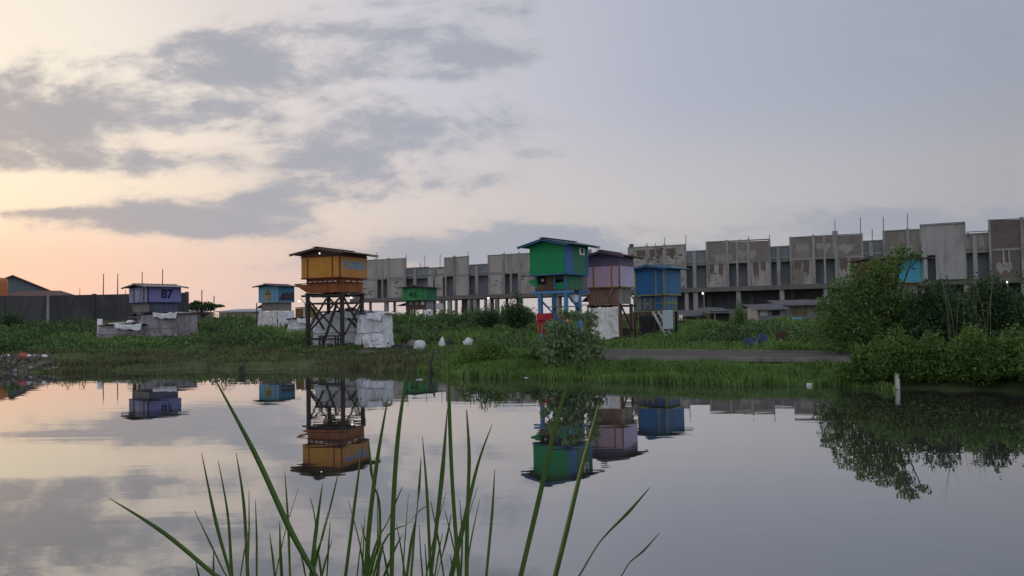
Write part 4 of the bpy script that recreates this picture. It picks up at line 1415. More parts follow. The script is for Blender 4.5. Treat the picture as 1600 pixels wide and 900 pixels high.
p, zz = spot(253, 505, 50.6)
h = P(253, 491, 50.6).z - zz
tarp_shack('tarp_shack', 'pinkish grey tarpaulin shack beneath the purple loft', (p.x, p.y + .9, zz), R(-7), 2.75, 2.4, h, M_tarpp, mat('weathered grey sheet', (.30, .30, .32), .8, .3, 2, .5), 1)
p, zz = spot(191, 515, 50.2)
h = P(191, 508.5, 50.2).z - zz
tarp_shack('tarp_lean_to', 'low pinkish tarpaulin lean-to left of the purple loft', (p.x, p.y + .8, zz), R(-3), 2.95, 2.0, h, M_tarpp, M_blacktarp, 12, M_tarp)
zr = zz + h
for (x, y, w, hh, dd, mt_, nm, lb, ct) in [(178, 508, .95, .10, .5, M_white, 'white_board', 'white board lying on the low lean-to roof', 'board'),
                                            (199, 510, .62, .26, .45, M_tarp, 'crumpled_sack', 'crumpled pale sack on the low lean-to roof', 'sack'),
                                            (221, 500, .52, .46, .35, M_tarpw, 'tilted_panel', 'tilted cream panel beside the purple loft base', 'panel'),
                                            (213, 502, .5, .36, .4, M_brownw, 'brown_crate', 'brown crate beside the tilted cream panel', 'crate'),
                                            (160, 501, .22, .62, .25, M_tarp, 'pale_drum', 'pale drum at the left end of the lean-to', 'drum')]:
    pp = P(x, y, 50.4)
    z00 = zz + h + .08
    if nm == 'crumpled_sack':
        o = MB().ball((0, 0, 0), .3, 1.2, .8, .55, 12, 8, .2, 4).build(nm, mt_, None, True)
        o.location = (pp.x, 51.0, z00 + .1)
    elif nm == 'pale_drum':
        mb = MB()
        mb.bar((0, 0, 0), (0, 0, 2.35 - .0), .32, n=12)
        o = mb.build(nm, mt_, None, True)
        o.location = (pp.x - .05, 50.2, gz(pp.x, 50.2) - .05)
        o.scale = (1, 1, (P(160, 497, 50.2).z - gz(pp.x, 50.2)) / 2.35)
    else:
        mb = MB()
        if nm == 'brown_crate':
            mb.box(-w / 2, w / 2, -dd / 2, dd / 2, 0, .06)
            for k in range(3):
                mb.box(-w / 2, w / 2, -dd / 2 - .01, -dd / 2 + .01, .02 + k * .13, .11 + k * .13)
                mb.box(w / 2 - .01, w / 2 + .01, -dd / 2, dd / 2, .02 + k * .13, .11 + k * .13)
                mb.box(-w / 2 - .01, -w / 2 + .01, -dd / 2, dd / 2, .02 + k * .13, .11 + k * .13)
        else:
            mb.box(-w / 2, w / 2, -dd / 2, dd / 2, 0, .05 if nm == 'white_board' else .04)
        o = mb.build(nm, mt_, None, False, .008)
        o.location = (pp.x, 50.7, z00 + (.04 if nm != 'tilted_panel' else .2))
        if nm == 'tilted_panel':
            o.rotation_euler = (R(60), R(-25), R(15))
        if nm == 'white_board':
            o.rotation_euler = (R(5), R(-3), R(6))
    tag(o, lb, ct)

# --- light blue loft on the left, with painted panels
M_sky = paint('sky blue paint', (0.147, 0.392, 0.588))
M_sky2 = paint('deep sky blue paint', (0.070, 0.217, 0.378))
M_paleblue = paint('pale blue trim', (.36, .45, .54))
M_gold = paint('gold paint', (.42, .27, .05))
M_gold2 = paint('pale gold paint', (.50, .42, .18))
M_muralA = paint('dark violet mural paint', (.045, .035, .055))
M_muralB = paint('plum mural paint', (.085, .05, .075))
T = Loft('sky_blue_loft', 'sky blue pigeon loft with gold emblem and dark mural', 433, 460, 64.3, 27, 2.1, 2.05)
z = T.z
zb, zt = z(471.5), z(447.5)
T.cabin(T.wx, T.wy, zb, zt, M_sky, M_sky2, M_paleblue, (.24, .74), (), tw=.08)
ze, za = z(446.8), z(443.2)
T.gable_fill(T.wx, T.wy, zt + .003, ze, za, M_sky2, .38)
T.gable(T.wx, T.wy, ze, za, M_darkroof, .38, M_darkroof)
zc = (zb + zt) / 2
em = poly('emblem', [(0, .62), (-.10, .35), (-.30, .18), (-.34, -.15), (-.24, -.42), (0, -.60), (.24, -.42), (.34, -.15), (.30, .18), (.10, .35)], (-.02, -T.wy / 2 - .002, zc), (1, 0, 0), M_gold, T.t)
for (ox_, oz_, r_) in [(-.14, .05, .10), (.14, .05, .10), (0, -.15, .12), (-.15, -.3, .07), (.15, -.3, .07), (0, .28, .08)]:
    poly('emblem_detail', [(r_ * math.cos(t * math.pi / 4), r_ * 1.2 * math.sin(t * math.pi / 4)) for t in range(8)], (-.02 + ox_, -T.wy / 2 - .011, zc + oz_), (1, 0, 0), M_gold2 if oz_ < 0 else M_brownband, em)
poly('emblem_base', [(-.22, -.05), (.22, -.05), (.12, .06), (-.12, .06)], (-.02, -T.wy / 2 - .011, zc - .5), (1, 0, 0), M_gold2, em)
mu = poly('mural', [(-.85, -.45), (.9, -.45), (.9, .12), (.72, .28), (.52, .22), (.42, .05), (.30, .18), (.05, .24), (-.12, .10), (-.30, .20), (-.50, .08), (-.62, -.12), (-.80, -.25)],
          (T.wx / 2 + .002, .05, zc - .05), (0, 1, 0), M_muralA, T.t)
poly('mural_patch', [(-.35, -.25), (.1, -.3), (.25, -.05), (0, .08), (-.3, .0)], (T.wx / 2 + .011, .05, zc - .02), (0, 1, 0), M_muralB, mu)
poly('mural_patch', [(.35, -.25), (.8, -.28), (.78, .05), (.5, .08)], (T.wx / 2 + .011, .05, zc - .02), (0, 1, 0), M_muralB, mu)
zp = z(486)
T.planks(1.75, 1.7, zp + .04, zb - .06, M_greyw, M_greyw, .25)
mb = MB()
A_ = [(-.9, -.7, zp + .62), (-.9, .7, zp + .62), (-1.7, .7, zp + .28), (-1.7, -.7, zp + .28)]
mb.add(A_ + [(x, y, zz_ + .04) for x, y, zz_ in A_], [(3, 2, 1, 0), (4, 5, 6, 7), (0, 1, 5, 4), (1, 2, 6, 5), (2, 3, 7, 6), (3, 0, 4, 7)])
mb.build('awning', M_darkroof, T.t)
T.bar('prop', (-1.65, -.65, T.gl(-1.65, -.65) - .2), (-1.65, -.65, zp + .75), .06, M_blackw)
for xx in (-.8, .8):
    for yy in (-.8, .8):
        T.bar('leg', (xx, yy, T.gl(xx, yy) - .3), (xx, yy, zp + .03), .15, M_blackw)
drape('skirt', [(-1.0, -1.02, zp + .05), (1.02, -1.02, zp + .05)], [(-1.1, -1.15, .10), (1.12, -1.15, .0)], M_tarpw, T.t, 36, 22, .12, 3, .2, .012, 6)
drape('skirt', [(1.03, -.99, zp + .05), (1.03, 1.0, zp + .03)], [(1.15, -.99, .0), (1.15, 1.1, .08)], M_tarp, T.t, 30, 20, .09, 8, .15, .012, 5)
SKY = T
p, zz = spot(474, 512, 53.0)
h = P(474, 499, 53.0).z - zz
tarp_shack('tarp_lean_to', 'white tarpaulin lean-to carrying the ochre box behind the orange loft', (p.x, p.y + .9, zz), R(-12), 1.75, 1.9, h, M_tarp, M_darkroof, 21)
ob = thing('ochre_box', 'ochre boarded box with pale corner strip on the lean-to roof', 'box', (p.x, p.y + .7, zz + h + .10), R(-40))
hh = P(474, 481, 53.4).z - (zz + h + .10)
M_ochreb = wood('ochre boarding', (.23, .155, .06))
box('body', -.5, .5, -.5, .5, 0, hh - .02, M_ochreb, ob)
for k in range(5):
    box('plank', -.5 + k * .2 + .008, -.3 + k * .2 - .008, -.522, -.502, .01, hh - .03, M_ochreb, ob)
    box('plank', .502, .522, -.5 + k * .2 + .008, -.3 + k * .2 - .008, .01, hh - .03, M_ochreb, ob)
box('corner_strip', .47, .535, -.535, -.47, 0, hh, M_white, ob)
box('lid', -.54, .54, -.54, .54, hh + .003, hh + .05, M_ochreb, ob)
# lit street lamp beyond
p = P(477, 478, 60.0)
lz = gz(p.x, 60)
sl_ = thing('street_lamp', 'lit street lamp on curved arm left of the orange loft', 'street lamp', (p.x, 60, lz))
hz = P(477, 477, 60).z - lz
q = P(467.5, 470.5, 60)
bar('pole', (0, 0, -.2), (0, 0, hz), .07, M_rust, sl_, n=6)
MB().path([(0, 0, hz), (-.06, 0, hz + .2), (-.25, 0, hz + .42), (q.x - p.x + .02, 0, q.z - lz + .16)], [.03, .03, .026, .024]).build('arm', M_rust, sl_)
MB().ball((q.x - p.x, 0, q.z - lz), .075).build('bulb', M_bulbwarm, sl_, True)

# --- small green loft numbered 46 in the distance
M_grn = paint('grass green paint', (0.063, 0.329, 0.105))
M_grn2 = paint('dull green paint', (0.042, 0.175, 0.105))
T = Loft('small_green_loft', 'distant green pigeon loft numbered 46 before the concrete shell', 667, 458, 66.0, 16, 2.3, 2.3)
z = T.z
zb, zt = z(468.5), z(449)
T.cabin(T.wx, T.wy, zb, zt, M_grn, M_grn2, M_grn2, (.16, .86), (.2,), tw=.06)
text('46', .78, paint('dark green lettering', (.012, .05, .03)), T.t, (-.15, -T.wy / 2 - .003, (zb + zt) / 2 - .08), (1, 0, 0), bold=.014)
ze, za = z(448.4), z(446)
T.gable_fill(T.wx, T.wy, zt + .003, ze, za, M_darkroof, .35)
T.gable(T.wx, T.wy, ze, za, M_darkroof, .35, M_darkroof)
zp = z(484)
T.planks(1.9, 1.8, zp + .04, zb - .06, wood('reddish plank', (.14, .085, .08)), M_recess, .28)
for k in range(3):
    box('window', -.6 + k * .55, -.3 + k * .55, -.93, -.915, zp + .45, zp + .72, M_white if k == 2 else M_recess, T.t)
mb = MB()
A_ = [(-.98, -.8, zp + .62), (-.98, .7, zp + .62), (-1.85, .7, zp + .38), (-1.85, -.8, zp + .38)]
mb.add(A_ + [(x, y, zz_ + .04) for x, y, zz_ in A_], [(3, 2, 1, 0), (4, 5, 6, 7), (0, 1, 5, 4), (1, 2, 6, 5), (2, 3, 7, 6), (3, 0, 4, 7)])
mb.build('awning', M_darkroof, T.t)
for xx in (-.85, .85):
    for yy in (-.8, .8):
        T.bar('leg', (xx, yy, T.gl(xx, yy) - .3), (xx, yy, zp + .03), .15, M_blackw)
p, zz = spot(669, 500, 62.0)
sh = thing('hung_sheet', 'white sheet hung on posts below the distant green loft', 'sheet', (p.x, p.y, zz), R(-6))
zt_ = P(669, 484, 62).z - zz
drape('cloth', [(-.38, 0, zt_), (.40, 0, zt_ - .02)], [(-.33, -.1, zt_ - 1.25), (.5, -.1, zt_ - 1.1)], M_tarp, sh, 10, 12, .08, 5, .1)
bar('post', (-.42, .05, -.2), (-.42, .05, zt_ + .05), .07, M_blackw, sh)
bar('post', (.44, .05, -.2), (.44, .05, zt_ + .05), .07, M_blackw, sh)
p, zz = spot(682, 480, 67.0)
wb = thing('white_board', 'white board fixed beside the distant green loft', 'board', (p.x + .3, p.y, zz), R(-4))
box('sheet', -.35, .3, -.02, .02, P(682, 484, 67).z - zz, P(682, 474, 67).z - zz, M_white, wb)
bar('post', (.32, .05, -.2), (.32, .05, P(682, 472, 67).z - zz), .07, M_blackw, wb)

# --- loft half hidden behind the big bush on the right
M_crimson = paint('crimson paint', (.13, .025, .03))
M_amber = paint('amber paint', (.33, .18, .03))
M_turq = paint('turquoise paint', (0.066, 0.360, 0.516))
T = Loft('turquoise_loft', 'turquoise and crimson pigeon loft half hidden behind the big bush', 1402, 420, 40.0, 66, 2.9, 2.0)
z = T.z
zb, zt = z(441), z(404)
T.cabin(T.wx, T.wy, zb, zt, M_crimson, M_turq, M_amber, (.35, .62), (.9,), tw=.07)
poly('paint_stroke', [(-.25, -.18), (-.2, -.22), (.2, .1), (.16, .14)], (T.wx / 2 + .002, .2, zb + .95), (0, 1, 0), M_indigo, T.t)
poly('paint_stroke', [(-.05, -.04), (.25, -.09), (.25, -.03), (-.03, .02)], (T.wx / 2 + .002, .12, zb + .76), (0, 1, 0), M_indigo, T.t)
ze, za = z(402.5), z(398.5)
T.gable_fill(T.wx, T.wy, zt + .003, ze, za, M_crimson, .4)
T.gable(T.wx, T.wy, ze, za, M_darkroof, .4, M_darkroof)
zp = z(466)
T.planks(2.3, 1.7, zp + .04, zb - .06, M_greyw, M_greyw, .25)
for xx in (-1.0, 1.0):
    for yy in (-.8, .8):
        T.bar('leg', (xx, yy, T.gl(xx, yy) - .3), (xx, yy, zp + .03), .15, M_blackw)

# --- white tarpaulin tent behind the orange loft
p, zz = spot(535, 530, 38.0)
h = P(535, 489, 38.0).z - zz
tarp_shack('tarp_shack', 'long white tarpaulin shelter behind the orange loft legs', (p.x, p.y + .9, zz), R(-3), 2.6, 1.9, h, M_tarp, M_blacktarp, 31, M_tarp)
p, zz = spot(582, 530, 36.6)
h = P(582, 491, 36.6).z - zz
ts = tarp_shack('tarp_tent', 'bright white tarpaulin tent right of the orange loft', (p.x, p.y + .8, zz), R(-8), 1.2, 1.6, h, M_tarp, M_tarp, 41)
drape('loose_flap', [(-.35, -.93, .75), (.55, -.95, .85)], [(-.2, -1.25, .02), (1.0, -1.35, .03)], M_tarp, ts, 26, 20, .16, 44, .1, .012, 5)
for (x, y, d, sx_, sy_, sz_, mt_, nm, lb, ct, sd_) in [
        (548, 484.5, 39.4, .34, .25, .16, M_blacktarp, 'tyre', 'dark tyre lying on the white shelter roof', 'tyre', 0),
        (563, 487, 38.0, .42, .3, .10, M_junk, 'rag_pile', 'grey rags heaped where shelter and tent roofs meet', 'rags', 3),
        (592, 487.5, 37.4, .34, .3, .07, M_foam, 'folded_sheet', 'pale blue folded sheet on the tent roof', 'sheet', 6)]:
    pp = P(x, y, d)
    if nm == 'tyre':
        mb = MB()
        vs, fs = [], []
        for i in range(18):
            t = 2 * math.pi * i / 18
            for k in range(8):
                s_ = 2 * math.pi * k / 8
                r_ = .24 + .09 * math.cos(s_)
                vs.append((r_ * math.cos(t), r_ * math.sin(t), .1 * math.sin(s_)))
        for i in range(18):
            for k in range(8):
                fs.append((i * 8 + k, ((i + 1) % 18) * 8 + k, ((i + 1) % 18) * 8 + (k + 1) % 8, i * 8 + (k + 1) % 8))
        o = mb.add(vs, fs).build(nm, mt_, None, True)
        o.rotation_euler = (R(12), R(4), 0)
    else:
        o = MB().ball((0, 0, 0), 1, sx_, sy_, sz_, 14, 8, .16, sd_).build(nm, mt_, None, True)
    o.location = pp
    tag(o, lb, ct)

# ------------------------------------------------------------------ litter on the far bank
rn = random.Random(21)
M_bag = mat('white plastic bag', (.72, .72, .74), .5, .1, 3, .2, None, .3, 12)


def bag(name, label, x, y, d, w, h, mt_, seed, cat='bag', squash=.8, group=None):
    p_ = P(x, y, d)
    zz_ = gz(p_.x, p_.y)
    mb = MB().ball((0, 0, h * .42), 1.0, w / 2, w / 2 * squash, h * .55, 22, 14, .04, seed)
    rr = random.Random(seed)
    nv = []
    for x_, y_, z_ in mb.v:
        a_ = Vector((x_ * 2.2 / w, y_ * 2.2 / w, z_ * 2.0 / h))
        k_ = 1 + .55 * (abs(mnoise.noise(a_ * 1.6 + Vector((seed, 0, 0)))) - .22) + .3 * (abs(mnoise.noise(a_ * 3.7 + Vector((0, seed, 0)))) - .2)
        top_ = max(0, z_ / h)
        pinch = 1 - .45 * top_ ** 2
        nv.append((x_ * k_ * pinch + .25 * w * mnoise.noise(Vector((seed * 1.7, 0, top_))) * top_, y_ * k_ * pinch, max(0, z_) * (.8 + .35 * k_)))
    mb.v = nv
    o_ = mb.build(name, mt_, None, True)
    o_.location = (p_.x, p_.y, zz_ - .02)
    o_.rotation_euler = (0, 0, rr.uniform(0, 3))
    return tag(o_, label, cat, group)


bag('white_sack', 'round white sack slumped on the bank, left of three', 656, 545, 35.4, .62, .42, M_bag, 3, 'sack')
bag('upright_sack', 'upright cream sack on the bank, middle of three', 691, 546, 35.6, .36, .62, M_tarpw, 5, 'sack')
bag('pointed_sack', 'pointed white sack on the bank behind the leafy bush', 732, 542, 35.8, .62, .46, M_bag, 9, 'sack')
bag('black_sack', 'black sack beside the upright cream sack', 703, 545, 36.0, .55, .55, M_blacktarp, 10, 'sack')
bag('black_sack', 'long black sack heap between the tent and the round sack', 628, 546, 36.2, 1.1, .30, M_blacktarp, 15, 'sack')
bag('grey_rags', 'grey brown rag heap behind the round white sack', 645, 543, 36.6, .8, .42, M_junk, 17, 'rags')
p, zz = spot(630, 542, 35.6)
st = thing('brown_stake', 'short brown stake standing in the black sack heap', 'stake', (p.x, p.y, zz))
bar('shaft', (0, 0, -.1), (.02, 0, .34), .07, M_brownw, st)
bag('white_scrap', 'flat white scrap lying in front of the upright sack', 699, 549, 34.8, .45, .10, M_bag, 27, 'scrap')
for k, (x, y, d, w) in enumerate([(583, 558, 34.0, .13), (1290, 566, 22.0, .16), (1125, 571, 21.8, .12), (650, 563, 33.2, .12), (287, 545, 42, .3), (118, 549, 41, .3)]):
    bag('litter_scrap', ['tiny white scrap below the tent', 'white scrap in the grass below the right end of the road', 'white scrap in grass below the road middle', 'tiny scrap below the round white sack',
                         'white scrap in the grass left of the sky blue loft', 'pale scrap in the grass below the dark wall'][k], x, y, d, w, w * .35, M_bag, 50 + k, 'scrap')
# floating white tub and scraps on the water
p = P(1275, 603, 20.2)
p = Vector((p.x, 2 * 1200 / (602 - 484.7), 0))
tub = MB()
tub.box(-.08, .08, -.06, .06, -.02, .07)
o = tub.build('floating_carton', M_white, None, False, .012)
o.location = (p.x - .06, shore(p.x) - .25, .0)
tag(o, 'small white carton floating by the right bank', 'carton')
for k, (x, y) in enumerate([(655, 593), (734, 589), (822, 590)]):
    d = 2400 / (y - (493 - .0175 * (x - 800)))
    p = P(x, y, d)
    o = MB().ball((0, 0, 0), .08, 1.5 if k == 0 else .9, .8, .18, 10, 6, .25, k).build('floating_scrap', M_bag, None, True)
    o.location = (p.x, min(d, float(shore(p.x)) - .2), .01)
    tag(o, ['pale scrap floating below the round white sack', 'pale scrap floating left of the leafy bush', 'pale scrap floating by the leafy bush'][k], 'scrap')
# white pipe standing in the water, leaning stick, dark post
p = P(1402, 607, 18.9)
py = 2400 / (607.5 - 482.5)
pp = thing('white_pipe', 'short white pipe standing in the water by the right bank', 'pipe', (P(1402, 600, py).x, py, 0))
hh = P(1402, 583, py).z
mb = MB()
vs, fs = [], []
for r_, z_ in ((.062, -.6), (.062, hh), (.05, hh), (.05, hh - .3)):
    vs += [(r_ * math.cos(2 * math.pi * k / 16), r_ * math.sin(2 * math.pi * k / 16), z_) for k in range(16)]
for i in range(3):
    fs += [(i * 16 + k, i * 16 + (k + 1) % 16, (i + 1) * 16 + (k + 1) % 16, (i + 1) * 16 + k) for k in range(16)]
mb.add(vs, fs).build('tube', mat('aged white pipe', (.56, .54, .50), .6, .15, 3, .5, (.3, .28, .24)), pp, True)
MB().bar((.02, -.068, hh - .10), (.02, -.03, hh - .10), .045, n=8).build('hole', M_blackw, pp)
d = 27.4
p, q = P(673, 583, d), P(677, 545, d)
sk = thing('leaning_stick', 'dark stick leaning out of the pond near the white sacks', 'stick', (p.x, d, -.02))
MB().path([(0, 0, -.6), (0, 0, 0), (-.02, 0, .35), (.06, .1, .62), (q.x - p.x, .2, q.z)], [.06, .055, .05, .045, .035], 7).build('shaft', M_blackw, sk)
d = 29.0
p = P(378, 586, d)
o = thing('dark_post', 'short dark post at the pond edge left of the orange loft', 'post', (p.x, d, 0))
bar('shaft', (0, 0, -.5), (.01, 0, P(378, 573, d).z + .05), .16, M_blackw, o)
bar('cross_piece', (-.1, 0, .1), (-.1, 0, .2), .05, M_blackw, o)
# rubbish heap at the left water edge: single pieces plus fine rubble
M_rub = mat('rubble', (.15, .135, .125), .9, .6, 5, .4, None, .4, 20, None, 0, 1.3)
mbr = MB()
for k in range(900):
    x, y = rn.uniform(-60, 92), rn.uniform(562, 584)
    d = rn.uniform(31.6, 37.0)
    X = P(x, y, d).x
    if X > P(92, 570, d).x - (d - 31.6) * .1:
        continue
    zz = gz(X, d)
    s_ = rn.uniform(.03, .11)
    t = rn.uniform(0, 3)
    c_, n_ = math.cos(t) * s_, math.sin(t) * s_
    hgt = rn.uniform(.02, .12)
    zz += max(0, .30 * math.exp(-((d - 33.5) / 2.0) ** 2) * (.5 + .5 * math.sin(X * 1.9)))
    mbr.add([(X - c_, d - n_, zz - .03), (X + n_, d - c_, zz - .03), (X + c_, d + n_, zz - .03), (X - n_, d + c_, zz - .03), (X + .2 * c_, d, zz + hgt)],
            [(0, 1, 4), (1, 2, 4), (2, 3, 4), (3, 0, 4)])
hp = mbr.build('rubbish_heap', M_rub, None)
tag(hp, 'grey rubbish and rubble heap at the left water edge', 'rubble', None, 'stuff')
M_redcloth = mat('faded red cloth', (.42, .10, .09), .7, .2, 3)
bag('red_cloth', 'faded red cloth on the rubbish heap', 38, 560, 34.4, .62, .36, M_redcloth, 61, 'cloth')
for k, (x, y, w) in enumerate([(12, 567, .3), (66, 583, .3), (55, 562, .22), (70, 562, .25), (92, 581, .2), (49, 584, .25), (3, 565, .2), (58, 572, .2), (24, 584, .2), (46, 566, .2)]):
    d = 34.2 if y < 575 else 32.2
    pz = P(x, y, d)
    o = bag('rubbish_scrap', ['cream scrap high on the rubbish heap left of the red cloth', 'grey scrap low on the rubbish heap towards its right end', 'pinkish grey scrap just right of the red cloth',
             'cream scrap second right of the red cloth', 'grey scrap at the right end of the rubbish heap', 'pinkish grey scrap low at the middle of the rubbish heap', 'cream scrap at the left frame edge on the heap',
             'grey scrap in the middle of the rubbish heap', 'pinkish grey scrap low at the left of the heap', 'cream scrap just below the red cloth'][k], x, y, d, w, w * .5, (M_tarpw, M_junk, M_tarpp)[k % 3], 70 + k, 'scrap', .8, 'pale scraps on the rubbish heap')
    o.location.z = gz(pz.x, d) + (.2 if d > 33 else .02)
# blue heap in the right meadow, brown drum
M_bluenet = mat('blue netting', (.03, .065, .15), .8, .35, 4, .4, None, .5, 25)
bag('blue_net', 'blue heap of netting in the weeds beyond the road', 1172, 537, 31.6, 1.15, .50, M_bluenet, 81, 'net', .6)
bag('blue_net', 'second smaller blue net heap touching the larger one', 1192, 535, 31.9, .8, .54, M_bluenet, 83, 'net', .6)
bag('brown_stump', 'dark brown heap right of the blue netting', 1222, 533, 31.8, .62, .60, mat('dark brown earth', (.06, .042, .03), .95, .4, 4), 85, 'heap', .9)
# low shacks before the shell on the right
for k, (x0, x1, yt, yb, d, mt_, mr_, nm, lb) in enumerate([
        (1062, 1112, 490, 500, 58, M_greyw, M_blacktarp, 'low_shack', 'low shack under a black sheet right of the blue loft'),
        (1108, 1142, 484, 499, 56, M_blackw, M_blacktarp, 'low_shack', 'low dark shack with sagging black roof right of the first shack'),
        (1182, 1228, 478, 498, 58, M_recess, M_darkroof, 'low_shack', 'low shack with dark windows behind the meadow'),
        (1222, 1300, 472, 500, 60, M_greyw, M_darkroof, 'low_shack', 'long low shack with grey tin roof beside the big bush')]):
    a_, b_ = P(x0, yt, d), P(x1, yt, d)
    zz = gz(a_.x, d)
    t = thing(nm, lb, 'shack', (a_.x, d, zz))
    w = b_.x - a_.x
    h = a_.z - zz
    box('wall', .1, w - .1, .1, 2.6, -.2, h - .12, mt_, t)
    mb = MB()
    n = 10
    vs, fs = [], []
    for i in range(n + 1):
        x_ = -.2 + (w + .4) * i / n
        s_ = .10 * mnoise.noise(Vector((x_ * .9, k * 3.1, 0)))
        vs += [(x_, -.5, h - .3 + s_), (x_, 2.9, h + .15 + s_), (x_, -.5, h - .26 + s_), (x_, 2.9, h + .19 + s_)]
    for i in range(n):
        o4 = i * 4
        fs += [(o4, o4 + 1, o4 + 5, o4 + 4), (o4 + 2, o4 + 6, o4 + 7, o4 + 3), (o4, o4 + 4, o4 + 6, o4 + 2), (o4 + 1, o4 + 3, o4 + 7, o4 + 5)]
    fs += [(0, 2, 3, 1), (n * 4, n * 4 + 1, n * 4 + 3, n * 4 + 2)]
    mb.add(vs, fs).build('roof', mr_, t)
    for j in range(int(w / .9)):
        if k == 2:
            box('window', .3 + j * .9, .85 + j * .9, .06, .097, h - .75, h - .38, M_white if j in (0,) else M_blackw, t)
        elif k == 3 and 1 <= j < 3:
            bd_ = box('board', .2 + j * .62, .75 + j * .62, .05, .097, h - .95, h - .5, M_gold2, t)
            for m_ in range(4):
                box('slat', .24 + j * .62 + m_ * .13, .31 + j * .62 + m_ * .13, .03, .049, h - .95, h - .5, M_brownw, bd_)
        else:
            bar('prop', (.3 + j * .9, -.4, -.2), (.3 + j * .9, -.4, h - .3), .07, M_greyw, t)
M_cyan = mat('cyan plastic', (.12, .48, .62), .5, .1, 2)
p, zz = spot(1245, 498, 55.0)
cy = MB().box(-.3, .3, -.2, .2, 0, .14).build('cyan_tub', M_cyan, None, False, .04)
cy.location = (p.x, 55, P(1245, 499.5, 55).z)
tag(cy, 'cyan tub before the long low shack', 'tub')
cyb = box('stand', -.28, .28, -.18, .18, gz(p.x, 55) - P(1245, 499.5, 55).z - .2, -.003, M_greyw, cy)
p, zz = spot(1064, 497, 54.0)
wc = thing('white_container', 'white container on a stand right of the foam board', 'container', (p.x, p.y, zz))
MB().bar((0, 0, P(1064, 501, 54).z - zz), (0, 0, P(1064, 492, 54).z - zz), .24, n=12).build('canister', M_white, wc, True)
box('stand', -.25, .25, -.25, .25, -.2, P(1064, 501, 54).z - zz - .003, M_blackw, wc)
# lit lamps before the concrete shell
for (x, y, d, lb) in [(763, 466, 100, 'lit white lamp on a pole before the left half of the shell'), (1098, 458.5, 75, 'lit white lamp on a pole right of the blue loft'),
                      (1573, 441, 70, 'lit white lamp on a pole at the right edge')]:
    p = P(x, y, d)
    zz = gz(p.x, d)
    t = thing('lamp_post', lb, 'lamp', (p.x, d, zz))
    bar('pole', (.12, .05, -.3), (.12, .05, p.z - zz + .2), .09, M_recess, t, n=6)
    bar('arm', (.12, .05, p.z - zz + .18), (0, 0, p.z - zz + .1), .05, M_recess, t)
    MB().ball((0, 0, p.z - zz),   .085 * d / 75).build('bulb', M_bulb, t, True)

# ------------------------------------------------------------------ vegetation
M_grassR = leafmat('bank grass blades', (0.150, 0.258, 0.066), 1.0)
M_grassD = leafmat('dry meadow blades', (.135, .150, .068), 1.0)
M_weed = leafmat('weed leaves', (.120, .215, .062), 1.0)
M_leaf1 = leafmat('bush leaves', (.115, .200, .052), 1.0)
M_leaf2 = leafmat('dark bush leaves', (.065, .118, .048), 1.0)
M_leaf3 = leafmat('bright hedge leaves', (.115, .205, .045), 1.0)
M_leaf4 = leafmat('grey green broad leaves', (.190, .285, .130), 1.0)
M_stem = mat('plant stem', (.07, .055, .04), .9, .3, 5)
M_reed = mat('reed blade', (.105, .200, .040), .5, .3, 3.0, .45, (.22, .22, .07), .1, 60, (1, 1, .2), 0, .35, .4, 'Object', .25)
ROADPOLY = [(p.x, p.y) for p in RN] + [(p.x, p.y) for p in RF[::-1]]


def in_road(X, Y, pad=0.0):
    ins = np.zeros(X.shape, bool)
    n = len(ROADPOLY)
    j = n - 1
    for i in range(n):
        xi, yi = ROADPOLY[i]
        xj, yj = ROADPOLY[j]
        c_ = ((yi > Y) != (yj > Y)) & (X < (xj - xi) * (Y - yi) / (yj - yi + 1e-9) + xi)
        ins ^= c_
        j = i
    return ins


def blades(name, X, Y, H, Wd, material, parent=None, lean=.5, z0=None):
    n = len(X)
    Z = ground(X, Y) - .02 if z0 is None else z0
    th = RNG.uniform(0, 2 * np.pi, n)
    ln = RNG.uniform(.05, lean, n) * H
    fx, fy = np.cos(th), np.sin(th)
    # width across, random but mostly facing the pond
    ph = RNG.normal(0, .7, n)
    wx, wy = np.cos(ph) * Wd / 2, np.sin(ph) * Wd / 2
    b0 = np.stack([X - wx, Y - wy, Z], -1)
    b1 = np.stack([X + wx, Y + wy, Z], -1)
    mx, my = X + fx * ln * .35, Y + fy * ln * .35
    m0 = np.stack([mx - wx * .8, my - wy * .8, Z + H * .6], -1)
    m1 = np.stack([mx + wx * .8, my + wy * .8, Z + H * .6], -1)
    t_ = np.stack([X + fx * ln, Y + fy * ln, Z + H * RNG.uniform(.85, 1.0, n)], -1)
    Vv = np.stack([b0, b1, m0, m1, t_], 1).reshape(-1, 3)
    k = (np.arange(n) * 5)[:, None]
    Ff = np.concatenate([k + np.array([[0, 1, 3]]), k + np.array([[0, 3, 2]]), k + np.array([[2, 3, 4]])], 0)
    return npmesh(name, Vv, Ff, material, parent)


def scatter(n, x0, x1, smin, smax):
    X = RNG.uniform(x0, x1, n)
    S = RNG.uniform(smin, smax, n)
    return X, shore(X) + S


def clumpy(X, Y, sc, seed):
    return .5 + .5 * np.sin(X * sc + seed + 1.7 * np.sin(Y * sc * .8 + seed)) * np.sin(Y * sc * 1.13 + 2.1 * np.sin(X * sc * .6 + seed * 2))


NOGO = [(P(620, 546, 35.2).x, 35.2, 2.6, 1.5), (P(690, 546, 35.0).x, 35.0, 2.6, 1.5)]


def keep_clear(X, Y):
    k = ~in_road(X, Y)
    for (cx, cy, rx, ry) in NOGO:
        k &= ((X - cx) / rx) ** 2 + ((Y - cy) / ry) ** 2 > 1
    rub = (X < P(90, 575, 33).x) & (Y < 36.5) & (X > -45)
    k &= ~(rub & (RNG.uniform(0, 1, len(X)) < .85))
    return k


